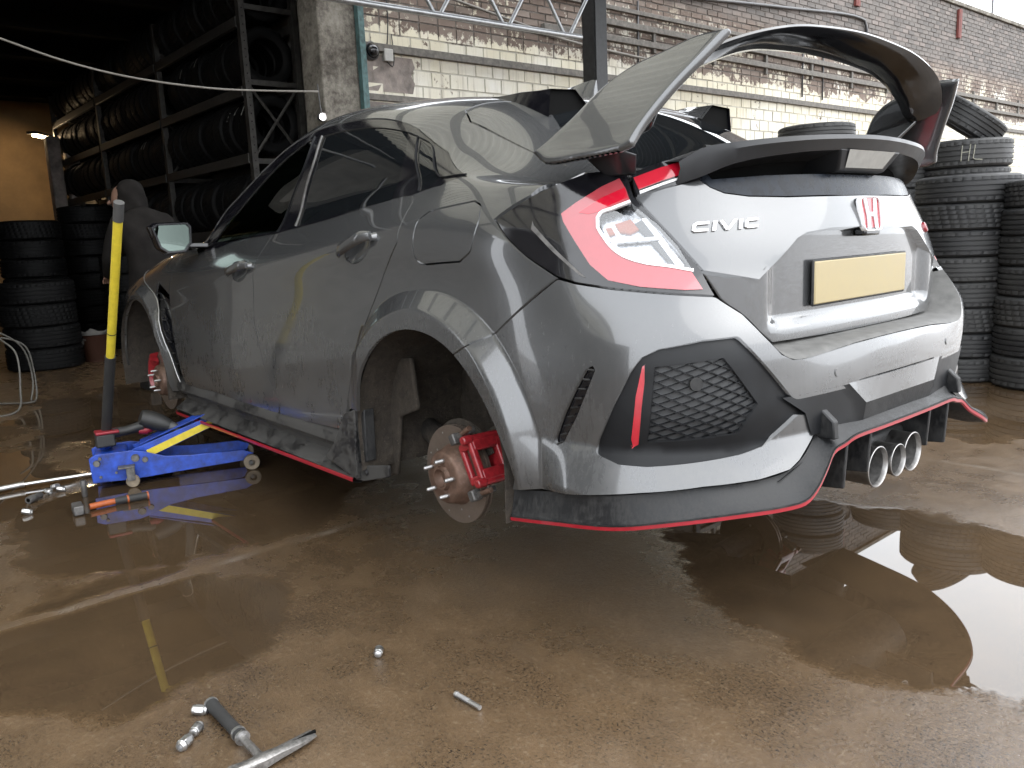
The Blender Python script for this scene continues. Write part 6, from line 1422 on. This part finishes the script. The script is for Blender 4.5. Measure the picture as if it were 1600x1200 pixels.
def sock(name,a,b,r,label):
    A=Vector(a);B=Vector(b);o=empty(name,(A+B)/2);tag(o,label,'socket');d=(B-A).normalized();l=(B-A).length;o.rotation_euler=d.to_track_quat('X','Z').to_euler()
    g=G();g.lathe([(-l/2,r*.55),(-l/2,r*.95),(-l/2+.002,r),(-l*.05,r),(0,r*.9),(l/2-.002,r*.9),(l/2,r*.82),(l/2,r*.5),(0,r*.5),(0,0)],'x',24);g.build('socket_wall','dull_steel',o,smooth=35)
    g=G();g.lathe([(-l/2+.001,r*.72),(-l*.2,r*.7),(-l*.2,0)],'x',6);g.build('socket_bore','dark_cavity',o);return o
P=[(1.997, 1.6639, 0.016), (2.0496, 1.6044, 0.016)];sock('socket',P[0],P[1],.0165,'short dark impact socket lying among the wheel nuts')
P=[(1.9175, 1.4575, 0.0)][0];sock('socket',(P[0],P[1],.075),(P[0],P[1],.001),.013,'tall slim socket standing upright beside the end of the steel bar')
# orange-handled mallet
P=[(1.6736, 1.5396, 0.016), (1.6826, 1.4935, 0.016), (1.6826, 1.393, 0.016), (1.6679, 1.3454, 0.016), (1.658, 1.2666, 0.016)];ml=empty('lump_hammer',P[0]);tag(ml,'small lump hammer with an orange and black handle in front of the jack','hammer')
def ml_(p): return Vector(p)-Vector(P[0])
d=(Vector(P[4])-Vector(P[1])).normalized();sdv=Vector((0,0,1)).cross(d)
g=G();rm=Matrix((d,sdv,Vector((0,0,1)))).transposed();g.box(ml_(P[0])+Vector((0,0,.006)),(.040,.085,.040),rot=rm);g.build('hammer_head','dull_steel',ml,bev=.006,seg=3)
g=G();g.cyl(ml_(P[1]),ml_(P[2]),.0135,.0130,14);g.build('handle_shaft','orange_grip',ml,smooth=40)
g=G();g.cyl(ml_(P[2]),ml_(P[4]),.0150,.0165,14);g.build('handle_grip','grip_black',ml,smooth=40)
for t_ in (.36,.97):
    q=Vector(ml_(P[2])).lerp(ml_(P[4]),t_);g=G();g.cyl(q,q+d*.007,.0172,n=14);g.build('grip_ring','orange_grip',ml,smooth=40)
# claw hammer at the bottom edge
P=[(-0.1828, 1.6808, 0.016), (-0.3634, 1.6819, 0.016), (-0.4411, 1.681, 0.016), (-0.4671, 1.6785, 0.016)];ch=empty('claw_hammer',P[0]);tag(ch,'grey steel hammer with a ribbed grip lying at the bottom edge','hammer')
def cl_(p): return Vector(p)-Vector(P[0])
d=(Vector(P[2])-Vector(P[0])).normalized();sdv=Vector((0,0,1)).cross(d)
pts=[];rr=[];L1=(Vector(P[1])-Vector(P[0])).length
n=26
for i in range(n):
    t_=i/(n-1);pts.append(d*(L1*t_));rr.append(.0145+(.0012 if i%2 else 0)-.0018*math.sin(t_*3.1))
g=G();g.tube(pts,rr,16);g.build('ribbed_grip','grip_black',ch,smooth=30)
for t_ in (0,.88,1.0):
    g=G();g.cyl(d*(L1*t_-.003),d*(L1*t_+.003),.0165,n=18);g.build('grip_ring','zinc',ch,smooth=40)
Lh=(Vector(P[3])-Vector(P[0])).length
g=G();g.cyl(d*L1,d*(Lh),.0085,.0095,14);g.build('hammer_shaft','worn_steel',ch,smooth=40)
hc=d*(Lh+.005);g=G();rows=[]
for u,w_,h_,dz,dd in ((-.060,.013,.014,0,0),(-.050,.015,.016,0,0),(-.025,.012,.013,0,0),(0,.016,.014,0,0),(.025,.013,.011,0,-.002),(.05,.015,.008,.0,-.006),(.075,.016,.005,-.002,-.013),(.095,.014,.003,-.005,-.022)):
    c_=hc+sdv*u*1.3+d*dd;rows.append([tuple(c_+d*w_*a+Vector((0,0,1))*(h_*b+dz)) for a,b in ((-1,-.6),(-.6,-1),(.6,-1),(1,-.6),(1,.6),(.6,1),(-.6,1),(-1,.6))])
g.loft(rows,closed=True,capends=True);g.build('hammer_head','worn_steel',ch,smooth=45)
g=G();c_=hc+sdv*.105-d*.016;g.prism([tuple(c_+sdv*.022-d*.006+Vector((0,0,-.003))),tuple(c_-sdv*.035+d*.006+Vector((0,0,.001))),tuple(c_+sdv*.022+d*.000+Vector((0,0,-.003)))],(0,0,.006));g.build('claw_notch','dark_cavity',ch)
# loose wheel stud
P=[(-0.541, 1.2398, 0.008), (-0.6267, 1.2351, 0.008)];st=empty('wheel_stud',P[0]);tag(st,'single bright threaded stud lying in the centre foreground','stud');a=Vector((0,0,0));b=Vector(P[1])-Vector(P[0]);d=b.normalized()
g=G();g.cyl(a,b,.0058,n=16);g.cyl(a,a+d*.006,.0072,n=16)
for i in range(14): g.cyl(d*(.010+i*.0028),d*(.0112+i*.0028),.0064,n=12)
g.build('threaded_rod','zinc',st,smooth=35)
# pale bag and bucket by the far tyres
mat('bucket_brown',(.05,.022,.014),.6,spec=.1);mat('rag',(.16,.155,.145),.9,spec=.1)
P=[(9.1392, -0.4636, 0.0)][0];bk=empty('bucket',(P[0]-2.2,P[1]+.62,0));tag(bk,'brownish bucket with a pale rag over it in the gloom behind the jack handle','bucket')
g=G();g.lathe([(0,0),(0,.11),(.26,.14),(.27,.145),(.25,.135),(.02,.10)],'z',24);g.build('bucket_body','bucket_brown',bk,smooth=40)
g=G();rows=[]
for i in range(6):
    a=i*.18;rows.append([(.13*math.cos(q)+.02*math.sin(3*q+i)+.04*i*.3,.15*math.sin(q)+.02*math.cos(4*q+i),.27+.05*math.cos(a)-.03*i+.02*math.sin(5*q+i)) for q in np.linspace(1.2,4.6,14)])
g.loft(rows);g.build('rag','rag',bk,smooth=True,solid=.006)
